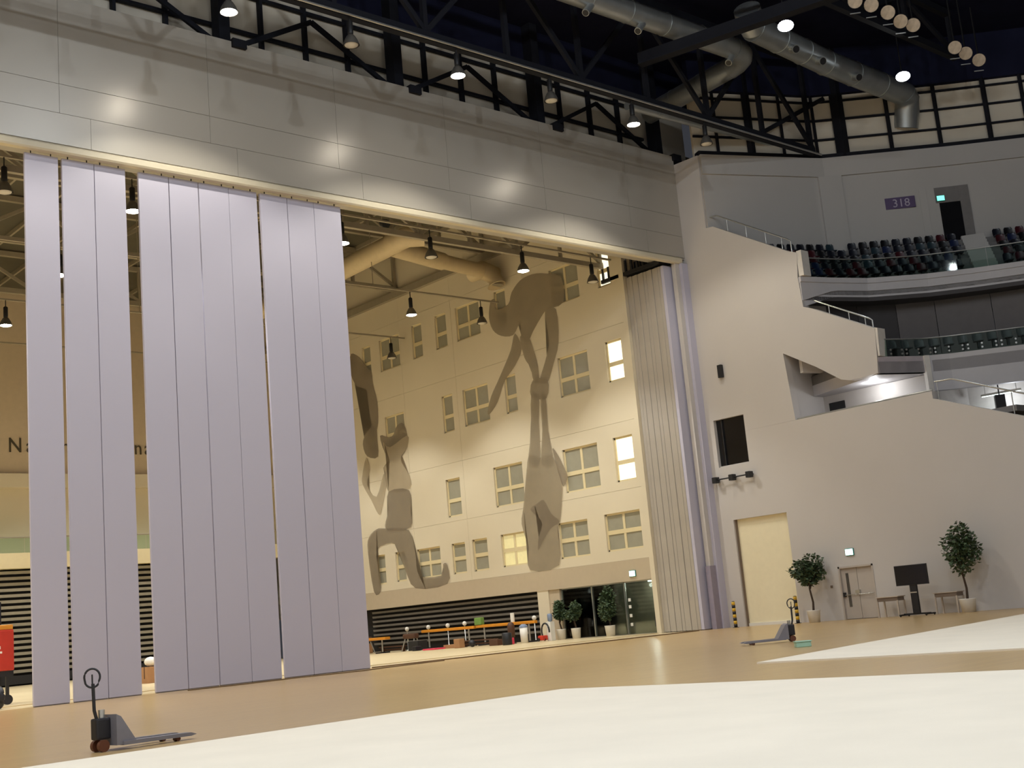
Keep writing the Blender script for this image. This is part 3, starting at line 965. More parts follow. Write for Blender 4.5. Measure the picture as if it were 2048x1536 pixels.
def nozzle(t, p, d, m_, r=0.16):
    p, d = Vector(p), Vector(d).normalized()
    MB().tube([p, p + d * 0.75], r, 12).build('nozzle', m_, t, True)
    MB().tube([p + d * 0.75, p + d * 0.77], r * 0.85, 12).build('nozzle_mouth', M['black'], t, True)


t = thing('air_duct', 'silver round air duct that turns toward the metal header', 'duct', (42, 34, 27))
pts = [(22, 33.6, 27.0), (47.2, 33.3, 27.0), (48.0, 39.8, 27.0)]
bd = bend(*pts, 1.5)
duct_segs(t, [pts[0], bd[0]], 0.52, M['duct'])
MB().tube(bd, 0.53, 20).build('elbow', M['duct'], t, True)
duct_segs(t, [bd[-1], (48.0, 40.9, 27.0)], 0.52, M['duct'])
for x, s in ((33.5, -1), (36.2, -1), (39.4, -1), (45.6, -1)):
    nozzle(t, (x, 33.3, 26.6), (-0.5, 0.1 * s, -0.55), M['duct'])
t = thing('air_duct', 'silver round air duct with side nozzles ending at the upper bowl wall', 'duct', (52, 32, 27))
pts = [(44.9, 31.4, 27.0), (51.2, 31.9, 27.0), (58.6, 32.0, 27.0), (59.4, 32.6, 25.2)]
duct_segs(t, pts[:3], 0.62, M['duct'])
MB().tube([(44.0, 31.0, 27.5), (44.4, 31.2, 27.2), (44.9, 31.4, 27.0)], 0.62, 20).build('end_cone', M['duct'], t, True)
MB().tube([(58.4, 32.0, 27.0), (58.9, 32.1, 26.8), (59.1, 32.3, 26.3), (59.2, 32.6, 25.4)], 0.66, 20).build('elbow', M['duct'], t, True)
for x in (47.6, 49.9, 53.2):
    nozzle(t, (x, 31.4 + (x - 44.9) * 0.05, 26.7), (-0.25, -0.6, -0.35), M['duct'], 0.2)
t = thing('air_duct', 'slim pipe duct beside the dark truss chord above the corner', 'duct', (48, 37, 25))
duct_segs(t, [(42.5, 37.4, 25.0), (54.3, 36.9, 25.0)], 0.24, M['duct'], 2.0, 14)
t = thing('air_duct', 'cream air duct with a sharp elbow under the gym roof', 'duct', (38, 52, 21.5))
pts = [(38.3, 64, 21.3), (38.2, 50.2, 21.5), (46.3, 53.3, 21.5)]
MB().tube([(38.3, 74, 21.3), (38.25, 57, 21.4)], 0.55, 18).build('duct_section', M['gymduct'], t, True)
MB().tube([(38.25, 57, 21.4), (38.2, 50.6, 21.5)], 0.55, 18).build('duct_section', M['gymduct'], t, True)
MB().tube([(38.1, 51.2, 21.5), (38.2, 49.9, 21.5), (38.9, 49.4, 21.5)], 0.56, 18).build('elbow', M['gymduct'], t, True)
MB().tube([(38.4, 51.6, 21.45), (40.0, 52.0, 21.45), (42.6, 52.6, 21.45)], 0.5, 18).build('duct_section', M['gymduct'], t, True)
MB().tube([(42.6, 52.6, 21.45), (46.2, 53.1, 21.4)], 0.42, 18).build('duct_section', M['gymduct'], t, True)
t = thing('air_duct', 'cream duct bend dropping down against the gym side wall', 'duct', (46.4, 53, 20.7))
MB().tube([(46.0, 54.2, 21.6), (46.2, 53.4, 21.6), (46.3, 52.6, 21.1), (46.35, 52.4, 20.4)], 0.55, 18).build('elbow', M['gymduct'], t, True)
MB().tube([(46.35, 52.4, 20.42), (46.35, 52.4, 20.38)], 0.45, 18).build('duct_mouth', M['gymsteel'], t, True)
for p in ((33.2, 45.2, 19.9), (36.9, 57.0, 20.2)):
    t = thing('loudspeaker', 'small dark round loudspeaker fixed under the gym roof', 'loudspeaker', p, 0, 'round loudspeakers of the gym')
    MB().tube([(0, 0, 0.2), (0, -0.3, 0.05)], 0.18, 14, r2=0.22).build('cone', M['black'], t)
    MB().tube([(0, 0, 0.2), (0, 0, 25.5 - p[2])], 0.03, 6).build('stem', M['gymsteel'], t)

# ================================================================== MURAL
MUR = {
'A': [(48.86,20.24),(47.65,19.72),(47.72,18.26),(49.00,18.19),(49.62,17.84),(50.36,17.22),(50.78,16.82),(51.36,16.95),(51.37,17.96),(52.05,17.41),(53.09,17.60),(53.80,18.13),(54.05,18.92),(53.82,19.80),(53.41,19.91),(53.34,19.26),(52.25,19.30),(51.86,19.92),(51.03,20.42),(49.98,20.50)],
'B': [(49.14,18.22),(48.31,18.02),(48.36,16.17),(48.94,15.03),(49.57,14.09),(50.18,14.31),(49.62,15.27),(49.11,16.34),(49.24,17.45)],
'C': [(51.89,17.48),(51.43,16.46),(52.14,15.61),(53.15,14.91),(53.91,13.84),(54.69,13.27),(54.91,13.41),(54.48,14.25),(53.75,15.03),(53.12,15.72),(52.39,16.58)],
'D': [(51.48,17.18),(50.76,17.01),(50.44,16.14),(50.20,15.20),(50.25,14.32),(50.68,14.41),(50.85,15.24),(51.28,15.93)],
'E': [(50.74,14.47),(49.54,14.28),(49.76,13.25),(51.01,13.58)],
'F': [(51.00,13.63),(50.37,13.46),(50.57,12.03),(50.82,9.74),(51.74,9.88),(51.27,11.67)],
'G': [(50.23,13.44),(49.82,13.35),(49.87,11.43),(49.71,9.58),(50.68,9.72),(50.36,11.51)],
'H': [(51.68,10.30),(50.98,10.14),(50.63,10.04),(49.72,9.99),(49.17,8.49),(49.32,7.38),(49.60,6.38),(49.88,5.85),(50.01,4.00),(52.41,3.93),(52.39,5.17),(52.78,6.56),(52.51,7.49),(52.09,8.90)],
'I': [(49.67,10.37),(49.24,9.92),(48.86,9.20),(48.66,8.70),(49.00,8.23),(49.24,8.50)],
'J': [(51.93,7.30),(51.30,7.55),(50.74,7.65),(50.25,6.85),(49.65,6.35),(50.40,6.05),(51.00,5.55),(51.60,4.95),(51.45,5.70),(51.05,6.40),(51.45,6.85)],
'K': [(68.63,19.94),(67.65,19.49),(67.02,18.77),(66.39,18.17),(66.29,17.34),(65.94,16.12),(66.01,14.76),(66.29,14.01),(66.28,12.53),(67.54,12.73),(67.94,13.60),(67.56,14.23),(66.81,14.67),(66.98,15.74),(67.11,17.15),(67.90,17.37),(68.63,18.16),(68.84,19.04)],
'L': [(65.92,13.84),(64.89,13.55),(64.40,13.69),(63.96,14.17),(63.22,14.16),(62.91,12.89),(63.65,12.13),(64.62,11.88),(65.49,12.63)],
'M': [(65.59,13.37),(64.88,12.91),(62.94,13.37),(63.04,12.62),(63.86,11.97),(63.07,10.87),(63.09,10.00),(65.41,10.09),(65.48,11.10),(65.79,11.71),(65.00,11.93),(65.47,12.78)],
'Q': [(68.30,11.39),(67.65,12.67),(67.31,11.82),(67.76,10.86),(66.78,9.94),(65.84,11.27),(65.38,11.09),(66.31,8.99),(66.72,8.81),(67.39,9.79),(68.17,10.80)],
'N': [(65.41,10.09),(63.19,9.90),(63.17,8.60),(63.30,7.54),(65.53,7.57),(66.05,7.96),(65.56,8.89)],
'O': [(66.07,7.79),(63.50,7.40),(62.98,5.79),(62.78,4.50),(60.53,4.32),(60.28,4.97),(59.87,4.88),(60.01,3.76),(63.23,3.74),(64.17,4.94),(64.76,6.18),(65.43,6.79),(67.20,6.47),(66.99,4.96),(67.03,3.81),(67.80,3.87),(68.18,6.51),(67.97,7.39),(67.03,7.84)],
}
TONE = {'J': 'mural2', 'I': 'mural2', 'N': 'mural2', 'O': 'mural2', 'K': 'mural2', 'L': 'mural2', 'H': 'mural', 'M': 'mural3', 'Q': 'mural3'}
PARTN = {'A': 'torso', 'B': 'arm', 'C': 'leg', 'D': 'arm', 'E': 'hands', 'F': 'arm', 'G': 'arm', 'H': 'body', 'I': 'hair', 'J': 'costume_pattern',
         'K': 'upper_body', 'L': 'head', 'M': 'torso', 'Q': 'arm', 'N': 'belt', 'O': 'legs'}


def film(poly, x, name, m_, parent):
    """Flat wall film, triangulated so that concave outlines fill properly."""
    n = len(poly)
    sm = []
    for i in range(n):                      # rounded outline through the given points
        p0, p1, p2, p3 = (Vector(poly[(i + j) % n]) for j in (-1, 0, 1, 2))
        for u in (0.0, 0.33, 0.67):
            v = 0.5 * (2 * p1 + (p2 - p0) * u + (2 * p0 - 5 * p1 + 4 * p2 - p3) * u * u + (3 * p1 - p0 - 3 * p2 + p3) * u ** 3)
            sm.append((v.x, v.y))
    poly = sm
    bm = bmesh.new()
    vs = [bm.verts.new((x - parent.location.x, p[0] - parent.location.y, p[1] - parent.location.z)) for p in poly]
    f = bm.faces.new(vs)
    bmesh.ops.triangulate(bm, faces=[f])
    me = bpy.data.meshes.new(name)
    bm.to_mesh(me); bm.free()
    me.materials.append(m_)
    o = bpy.data.objects.new(name, me)
    C.objects.link(o)
    o.parent = parent
    return o


t = thing('wall_mural', 'grey mural film of two acrobats, one bending over the other, on the gym wall', 'mural', (XG, 51, 4))
for i, k in enumerate('ABCDEFGHIJ'):
    film(MUR[k], XG - 0.03 - 0.002 * i, PARTN[k], M[TONE.get(k, 'mural')], t)
t = thing('wall_mural', 'grey mural film of a kneeling man lifting a gymnast on the gym wall', 'mural', (XG, 65, 4))
for i, k in enumerate('KLMQNO'):
    film(MUR[k], XG - 0.03 - 0.002 * i, PARTN[k], M[TONE.get(k, 'mural')], t)

# lettering on the gym's far wall
t = thing('wall_lettering', 'dark wall lettering reading National Gymnasium on the far gym wall', 'lettering', (27.95, 79.96, 14.62))
TXT = 'National Gymnasium'
for k, ch in enumerate(TXT):
    if ch == ' ':
        continue
    me = text_mesh(ch, 1.36, 0.03)
    wc = max(v.co.x for v in me.vertices)
    wp = max(v.co.x for v in text_mesh(TXT[:k + 1], 1.36, 0.03).vertices)
    me.materials.append(M['lettering'])
    o = bpy.data.objects.new('letter', me)
    C.objects.link(o)
    o.parent = t
    o.location = ((wp - wc) * 1.095, 0, 0)
    o.scale = (0.88, 1, 1)
    o.rotation_euler = (pi / 2, 0, 0)

# ================================================================== GYM BLEACHERS, BALCONY, GLASS
t = thing('retracted_bleacher', 'closed retractable bleacher of grey boards under the band of the gym side wall', 'bleacher', (XG + 0.5, 60, 0))
MB().box(XG + 0.45, XG + 1.4, 52.1, 79.5, 0.02, 2.7).build('dark_backing', M['boardback'], t, True)
for k in range(8):
    z = 0.42 + 0.285 * k
    me = MB().prism([(XG + 0.28, z + 0.02), (XG + 0.25, z + 0.15), (XG + 0.46, z + 0.15), (XG + 0.46, z + 0.02)], 'y', 52.15, 68.6).build('board', M['board'], t, True)
t = thing('retracted_bleacher', 'tall closed bleacher of grey boards below the balcony of the far gym wall', 'bleacher', (20, 79.6, 0))
MB().box(-19, 46.5, 79.3, 80, 0.02, 7.05).build('dark_backing', M['boardback'], t, True)
for k in range(18):
    z = 0.75 + 0.355 * k
    MB().prism([(79.06, z + 0.02), (79.02, z + 0.2), (79.31, z + 0.2), (79.31, z + 0.02)], 'x', -19, 46.4).build('board', M['boardend'], t, True)
MB().box(-19, 46.4, 78.9, 79.3, 0.1, 0.62).build('base_skirt', M['black'], t, True)
t = thing('balcony_balustrade', 'green tinted glass balustrade along the far gym balcony', 'balustrade', (20, 78.6, 8.05))
for k in range(36):
    x = -10 + 1.6 * k
    if x < 45.6:
        MB().box(x + 0.01, x + 1.58, 78.55, 78.57, 8.07, 8.98).build('glass_pane', M['glassgreen'], t, True)
MB().tube([(-10, 78.56, 9.03), (46.8, 78.56, 9.03)], 0.04, 8).build('handrail', M['gymsteel'], t, True)
for p, lb in (((28.85, 78.3, 8.05), 'narrow dark panel standing at the far gym balcony'),):
    tag(MB().bbox(-0.08, 0.08, -0.08, 0.08, 0, 0.95, 0.01).build('display_board', M['black'], None, False, p), lb, 'panel')

# glazed entrance of the gym
t = thing('glazed_entrance', 'dark glazed entrance screen with a glass door at the end of the gym wall', 'entrance', (XG + 0.2, 46.8, 0))
for a, b in ((43.36, 45.48), (45.56, 47.9), (47.95, 50.28)):
    MB().box(XG + 0.2, XG + 0.22, a, b, 0.04, 2.66).build('glass_pane', M['glassdk'], t, True)
for y in (43.34, 45.52, 47.92, 50.28):
    MB().box(XG + 0.16, XG + 0.26, y - 0.035, y + 0.035, 0, 2.72).build('post', M['rail'], t, True)
MB().box(XG + 0.16, XG + 0.26, 43.35, 50.3, 0, 0.05).box(XG + 0.16, XG + 0.26, 43.35, 50.3, 2.66, 2.72).build('rail', M['rail'], t, True)
for ly, wh in ((44.4, 'behind the glass door'), (48.9, 'behind the potted plants')):  # lamps added to brighten the dark lobby behind the glass
    lt = thing('added_lobby_lamp', 'small ceiling light inside the gym lobby, ' + wh, 'lamp', (XG + 1.0, ly, 2.62))
    MB().lathe([(0, 0.1), (0.14, 0.1), (0.12, 0.0), (0, 0.0)], n=16).build('glowing_glass', M['exit'], lt)
    light('lobby_fill_light', 'POINT', (XG + 1.0, ly, 2.45), 45 if ly < 46 else 22, WARM, radius=0.1)
MB().box(XG + 0.4, XG + 1.9, 43.1, 51.1, 2.72, 2.82).build('lobby_ceiling', M['gymband'], wg, True)
for z in (0.45, 0.9, 1.35, 1.7):
    MB().bbox(XG + 0.185, XG + 0.2, 45.15, 45.32, z, z + 0.16, 0.004).build('door_sticker', M['white'], t, True)
MB().box(XG + 0.1, XG + 0.18, 43.46, 43.54, 0.35, 0.85).build('door_handle', M['black'], t, True)
MB().box(47.02, XG + 0.02, 43.05, 43.35, 0.0, 2.72).build('cover_plate', M['white'], t, True)


def exit_sign(loc, label, m_, nrm='x', rz=0):
    t = thing('exit_sign', label, 'exit sign', loc, rz)
    MB().bbox(-0.06, 0.0, -0.22, 0.22, -0.02, 0.3, 0.012).build('housing', M['exitbody'], t)
    MB().box(-0.075, -0.06, -0.19, 0.19, 0.01, 0.27).build('lit_face', m_, t)
    return t


exit_sign((XG - 0.03, 44.58, 2.95), 'lit pale exit sign above the glazed gym entrance', M['exit'])
exit_sign((XR, 32.55, 2.83), 'lit pale exit sign above the double door of the hall', M['exit'])

# ================================================================== PLANTS
def potted_tree(loc, h, crown, label, seed, trunk_h, pot=0.28, spread=(1, 1, 1), lobes=7):
    r = random.Random(seed)
    t = thing('potted_tree', label, 'potted plant', loc)
    MB().lathe([(0.0, 0.0), (pot * 0.8, 0.0), (pot, 0.52), (pot * 1.03, 0.55), (pot * 0.9, 0.55), (pot * 0.86, 0.48), (0.0, 0.48)], n=20).build('pot', M['pot'], t)
    MB().disc((0, 0, 0.49), pot * 0.87, 16).build('soil', M['soil'], t)
    zc = h - crown * spread[2]
    MB().tube([(0, 0, 0.45), (0.03, -0.02, trunk_h * 0.6), (-0.03, 0.03, trunk_h), (0, 0, zc)], 0.055, 8, r2=0.03).build('trunk', M['trunk'], t)
    br = MB()
    for k in range(7):
        a = k * 2.4
        br.tube([(0, 0, trunk_h + 0.05 * k), (cos(a) * crown * 0.6, sin(a) * crown * 0.6, zc + r.uniform(-0.3, 0.5) * crown)], 0.022, 5, r2=0.008)
    br.build('branches', M['trunk'], t)
    lf = MB()
    cs = [Vector((r.uniform(-1, 1) * 0.42, r.uniform(-1, 1) * 0.42, r.uniform(-0.6, 0.6))) for _ in range(lobes)]
    for k in range(1500):
        c = cs[k % lobes]
        while True:
            d = Vector((r.uniform(-1, 1), r.uniform(-1, 1), r.uniform(-1, 1)))
            if 0.15 < d.length < 1: break
        p = (c + d.normalized() * 0.58 * d.length ** 0.5) * crown
        p = Vector((p.x * spread[0], p.y * spread[1], p.z * spread[2])) + Vector((0, 0, zc))
        a = Vector((r.uniform(-1, 1), r.uniform(-1, 1), r.uniform(-0.7, 0.4))).normalized()
        b = a.cross(Vector((r.uniform(-1, 1), r.uniform(-1, 1), 1))).normalized()
        L, W = r.uniform(0.14, 0.22), r.uniform(0.05, 0.075)
        n_ = a.cross(b) * 0.015
        lf.add([p, p + a * L * 0.5 + b * W + n_, p + a * L, p + a * L * 0.5 - b * W + n_], [(0, 1, 2, 3)])
    tag(lf.build('foliage', M['leaf'], t), kind='stuff')
    return t


potted_tree((47.5, 34.2, 0), 3.12, 0.82, 'round-headed potted tree in a white pot between roller shutter and double door', 3, 1.5, 0.3, (1, 1, 0.85))
potted_tree((47.4, 26.6, 0), 3.5, 0.82, 'taller potted tree in a white pot beside the far table', 5, 1.6, 0.33, (1, 0.95, 1.25), 8)
potted_tree((46.4, 49.75, 0.03), 2.1, 0.40, 'dark leafy plant in a white pot nearest the water cooler', 11, 0.9, 0.26, (1, 1, 1.2), 5)
potted_tree((46.5, 48.7, 0.03), 1.9, 0.40, 'dark leafy plant in a white pot, middle one before the gym glass', 12, 0.9, 0.26, (1, 1, 1.1), 5)
potted_tree((46.45, 46.1, 0.03), 2.5, 0.55, 'leafy plant in a white pot beside the glass door of the gym', 13, 1.0, 0.28, (1, 0.9, 1.5), 6)

# ================================================================== HALL OBJECTS AT THE SIDE WALL
# television on a stand (screen faces -X)
t = thing('television_stand', 'large black television on a floor stand between two small tables', 'television', (47.2, 28.85, 0))
MB().bbox(-0.04, 0.04, -0.76, 0.76, 1.28, 2.12, 0.012).build('cabinet', M['black'], t)
MB().box(-0.045, -0.04, -0.73, 0.73, 1.32, 2.09).build('screen', M['screen'], t)
MB().bbox(-0.02, 0.1, -0.16, 0.16, 0.1, 1.6, 0.02).build('column', M['black'], t)
MB().box(-0.03, -0.02, -0.16, 0.16, 0.95, 1.0).build('shelf_strip', M['rail'], t)
MB().bar((0.05, -0.62, 0.09), (0.05, 0.62, 0.09), 0.09, 0.07).build('base_bar', M['black'], t)
for s in (-1, 1):
    MB().bar((-0.32, s * 0.6, 0.07), (0.4, s * 0.6, 0.07), 0.08, 0.06).build('foot', M['black'], t)
    for xx in (-0.28, 0.36):
        MB().tube([(xx, s * 0.6 - 0.02, 0.035), (xx, s * 0.6 + 0.02, 0.035)], 0.035, 10).build('castor', M['black'], t)


def table(loc, w_, label):
    t = thing('small_table', label, 'table', loc)
    MB().bbox(-0.3, 0.3, -w_ / 2, w_ / 2, 0.84, 0.88, 0.01).build('tabletop', M['tablewood'], t)
    MB().box(-0.26, 0.26, -w_ / 2 + 0.05, w_ / 2 - 0.05, 0.68, 0.84).build('apron', M['tabledark'], t)
    for sx in (-1, 1):
        for sy in (-1, 1):
            MB().box(sx * 0.26 - 0.03, sx * 0.26 + 0.03, sy * (w_ / 2 - 0.06) - 0.03, sy * (w_ / 2 - 0.06) + 0.03, 0, 0.7).build('leg', M['tablewood'], t)


table((47.75, 30.35, 0), 1.1, 'small pale table standing between double door and television')
table((47.8, 27.62, 0), 1.1, 'small pale table standing between television and tall potted tree')


def bollard(loc, label):
    t = thing('bollard', label, 'bollard', loc)
    MB().lathe([(0.0, 0.0), (0.16, 0.0), (0.16, 0.02), (0.0, 0.021)], n=16).build('base_plate', M['black'], t)
    for k in range(8):
        z = 0.02 + 0.15 * k
        MB().lathe([(0.0, z), (0.085, z), (0.085, z + 0.15), (0.0, z + 0.15)], n=16).build('stripe', M['black'] if k % 2 == 0 else M['yellow'], t)
    MB().ball((0, 0, 1.22), 0.085, 12, (1, 1, 0.4)).build('cap', M['black'], t)


bollard((47.95, 39.1, 0), 'black and yellow striped bollard beside the parked wall panels')
bollard((47.95, 35.45, 0), 'black and yellow striped bollard beside the round-headed potted tree')

t = thing('light_bar', 'black wall bar with three small spotlights under the control window', 'light bar', (XR - 0.25, 38.4, 7.15))
MB().tube([(XR - 0.25, 37.4, 7.2), (XR - 0.25, 39.52, 7.2)], 0.035, 8).build('pipe', M['black'], t, True)
for y in (37.4, 38.45, 39.5):
    MB().bbox(XR - 0.42, XR - 0.12, y - 0.13, y + 0.13, 7.04, 7.34, 0.03).build('spot_head', M['black'], t, True)
    MB().box(XR - 0.12, XR, y - 0.05, y + 0.05, 7.16, 7.24).build('bracket', M['black'], t, True)
t = thing('wall_speaker', 'small slim black loudspeaker mounted high on the side wall', 'loudspeaker', (XR - 0.1, 38.5, 12.2))
MB().bbox(XR - 0.22, XR - 0.03, 38.38, 38.62, 12.2, 12.85, 0.02).build('cabinet', M['black'], t, True)
MB().box(XR - 0.04, XR, 38.45, 38.55, 12.4, 12.6).build('bracket', M['black'], t, True)
tag(MB().bbox(-0.03, 0.0, -0.06, 0.06, 0, 0.12, 0.01).build('wall_switch', M['tabledark'], None, False, (XR, 33.75, 1.45)), 'small dark switch box on the wall beside the double door', 'switch')

# ================================================================== PALLET TRUCKS
def pallet_truck(loc, rz, label, across):
    """Forks along +X, handle over the origin."""
    t = thing('pallet_truck', label, 'pallet truck', loc, rz)
    for s in (-1, 1):
        fk = MB().prism([(0.22, 0.07), (1.42, 0.055), (1.52, 0.075), (1.42, 0.11), (0.22, 0.13)], 'y', s * 0.2 - 0.08, s * 0.2 + 0.08)
        f = fk.build('fork', M['truckgrey'], t)
        MB().tube([(1.2, s * 0.2 - 0.05, 0.04), (1.2, s * 0.2 + 0.05, 0.04)], 0.04, 12).build('load_roller', M['wheelbrown'], f)
    MB().prism([(0.12, 0.08), (0.48, 0.08), (0.44, 0.14), (0.2, 0.5), (0.12, 0.54)], 'y', -0.25, 0.25).build('bulkhead', M['truckgrey'], t)
    MB().bbox(-0.12, 0.12, -0.09, 0.09, 0.18, 0.5, 0.03).build('pump', M['truckblack'], t)
    MB().tube([(0.02, 0, 0.45), (0.02, 0, 0.62)], 0.05, 12).build('ram', M['rail'], t)
    for s in (-1, 1):
        MB().tube([(-0.02, s * 0.06, 0.09), (-0.02, s * 0.13, 0.09)], 0.09, 18).build('steer_wheel', M['wheelbrown'], t)
    MB().tube([(-0.04, 0, 0.4), (-0.1, 0, 0.62), (-0.11, 0, 1.02)], 0.026, 10).build('tow_bar', M['truckblack'], t)
    c = Vector((-0.12, 0, 1.12))
    ax = Vector((across[0] * cos(rz) + across[1] * sin(rz), -across[0] * sin(rz) + across[1] * cos(rz), 0)).normalized()
    lp = [c + ax * (0.115 * sin(a)) + Vector((0, 0, 0.125 * cos(a) - (0.03 if cos(a) < -0.5 else 0))) for a in [2 * pi * k / 24 for k in range(24)]]
    h = MB().tube(lp, 0.016, 8, closed=True).build('handle_loop', M['truckblack'], t)
    MB().tube([(-0.118, 0, 1.0), (-0.12, 0, 1.16)], 0.012, 6).build('release_lever', M['truckblack'], h)
    return t


pallet_truck((7.95, 18.95, 0), radians(8), 'grey pallet truck with upright black handle standing before the folding wall panels', (0.85, -0.5))
pallet_truck((30.95, 23.2, 0), radians(141), 'grey pallet truck with upright handle standing before the roller shutter', (0.5, -0.85))
t = thing('plastic_box', 'low pale teal plastic box on the floor beside a pallet truck', 'box', (27.6, 20.35, 0), radians(-42))
MB().bbox(-0.2, 0.2, -0.15, 0.15, 0, 0.13, 0.02).build('tub', M['teal'], t)
MB().bbox(-0.215, 0.215, -0.165, 0.165, 0.13, 0.16, 0.008).build('lid', M['teal'], t)

# ================================================================== GYM CLUTTER
def beam(loc, L, h, label, mtop='orange', w_=0.22):
    t = thing('balance_beam', label, 'balance beam', loc)
    MB().bbox(-w_ / 2, w_ / 2, -L / 2, L / 2, h - 0.16, h, 0.03).build('padded_beam', M[mtop], t)
    for s in (-1, 1):
        y = s * (L / 2 - 0.6)
        MB().tube([(0, y, 0.05), (0, y, h - 0.16)], 0.05, 10).build('post', M['rail'], t)
        MB().bar((-0.5, y, 0.04), (0.5, y, 0.04), 0.1, 0.08).build('foot', M['truckblack'], t)


beam((45.5, 58.4, 0.032), 5.0, 1.12, 'long orange padded balance beam, farther one along the gym bleacher')
beam((45.5, 53.2, 0.032), 5.0, 1.14, 'long orange padded balance beam, nearer the gym entrance')
beam((44.2, 65.0, 0.0), 4.6, 0.95, 'orange padded beam standing behind the black box in the gym', 'orange', 0.4)


def bench(loc, L, label, rz=0.0, m_='brown'):
    t = thing('low_bench', label, 'bench', loc, rz)
    MB().bbox(-0.14, 0.14, -L / 2, L / 2, 0.3, 0.36, 0.01).build('seat', M[m_], t)
    for s in (-1, 1):
        MB().box(-0.13, 0.13, s * (L / 2 - 0.25) - 0.03, s * (L / 2 - 0.25) + 0.03, 0, 0.3).build('leg', M[m_], t)
    MB().box(-0.03, 0.03, -L / 2 + 0.25, L / 2 - 0.25, 0.12, 0.2).build('stretcher', M[m_], t)


bench((44.4, 54.3, 0.03), 3.0, 'low dark brown bench beside the black drum in the gym')
bench((44.9, 63.2, 0.0), 2.6, 'low dark brown bench under the farther orange beam')
tag(MB().bbox(-0.35, 0.35, -0.5, 0.5, 0, 0.55, 0.03).build('equipment_box', M['black'], None, False, (44.4, 60.0, 0.03)), 'black equipment box on the gym carpet before the orange beams', 'box')
tag(MB().lathe([(0, 0), (0.24, 0), (0.26, 0.05), (0.26, 0.6), (0.22, 0.64), (0, 0.64)], n=18).build('drum', M['black'], None, False, (43.4, 50.75, 0.03)), 'black cylindrical drum standing at the edge of the gym carpet', 'drum')
tag(MB().bbox(-0.4, 0.4, -0.55, 0.55, 0, 0.08, 0.02).build('exercise_mat', M['pink'], None, False, (43.6, 57.4, 0.03)), 'small pink mat lying on the gym carpet', 'mat')
tag(MB().bbox(-0.2, 0.2, -0.22, 0.22, 0, 0.26, 0.05).build('sports_bag', M['seat_navy'], None, False, (43.5, 58.9, 0.03)), 'dark sports bag lying beside the small pink mat', 'bag')
tag(MB().bbox(-0.16, 0.16, -0.16, 0.16, 0, 0.34, 0.03).build('plastic_tub', M['pink'], None, False, (44.0, 51.2, 0.03)), 'small red-pink tub standing beside the dark padded post', 'tub')
tag(MB().bbox(-0.2, 0.2, -0.25, 0.25, 0, 0.5, 0.04).build('foam_block', M['cardboard'], None, False, (43.7, 55.2, 0.03)), 'small tan foam block before the low brown bench', 'foam block')
tag(MB().ball((0, 0, 0.2), 0.2, 14).build('exercise_ball', M['black'], None, False, (43.9, 54.3, 0.03)), 'small black ball lying beside the tan foam block', 'ball')
for k, (p, hh) in enumerate((((45.1, 59.2, 1.15), 0), ((45.3, 56.2, 1.15), 0))):
    pass
t = thing('floor_stand', 'thin stand with a small white round top in front of the gym bleacher', 'stand', (45.9, 63.0, 0), 0, 'white-topped stands in the gym')
MB().lathe([(0, 0), (0.2, 0), (0.2, 0.02), (0.03, 0.05), (0.025, 1.2), (0, 1.2)], n=14).build('pole', M['rail'], t)
MB().ball((0, 0, 1.3), 0.13, 14).build('round_top', M['white'], t)
for p in ((45.95, 60.9, 0), (45.95, 59.0, 0), (45.95, 57.4, 0.03), (46.2, 51.6, 0)):
    c = copy_tree(t)
    c.location = p
tag(MB().bbox(-0.14, 0.14, -0.3, 0.3, 0, 0.42, 0.06).build('soft_toy_block', M['green'], None, False, (45.5, 55.5, 1.2 - 0.03)), 'small green cushion lying on the nearer orange beam', 'cushion')
t = thing('padded_post', 'dark brown padded training post beside the white bin', 'training post', (44.9, 52.1, 0.03))
MB().lathe([(0, 0), (0.26, 0), (0.26, 0.04), (0.08, 0.08), (0, 0.08)], n=16).build('base', M['black'], t)
MB().lathe([(0.05, 0.06), (0.05, 0.3), (0.19, 0.34), (0.2, 0.95), (0.15, 1.1), (0.06, 1.16), (0, 1.17)], n=16).build('padding', M['brown'], t)
t = thing('white_bin', 'white cylindrical bin standing before the pier of the gym wall', 'bin', (44.7, 50.85, 0.03))
MB().lathe([(0, 0), (0.19, 0), (0.22, 0.85), (0.0, 0.85)], n=18).build('drum', M['white'], t)
MB().lathe([(0.23, 0.82), (0.23, 0.9), (0.1, 1.0), (0, 1.0)], n=18).build('lid', M['waterblue'], t)
tag(MB().bbox(-0.05, 0.05, -0.12, 0.12, 0, 0.5, 0.02).build('white_card', M['white'], None, False, (45.5, 52.6, 1.17)), 'white card standing upright on the nearer orange beam', 'card')
for p, lb in (((45.2, 66.6, 0), 'brown leather vaulting horse at the far end of the gym bleacher'), ((44.9, 62.2 - 0.9, 0.0), 'brown leather vaulting horse behind the black equipment box')):
    t = thing('vaulting_horse', lb, 'vaulting horse', p)
    MB().bbox(-0.18, 0.18, -0.6, 0.6, 0.72, 1.02, 0.08).build('padded_body', M['brown'], t)
    for sx in (-1, 1):
        for sy in (-1, 1):
            MB().tube([(sx * 0.1, sy * 0.45, 0.74), (sx * 0.3, sy * 0.6, 0.0)], 0.035, 8).build('leg', M['rail'], t)
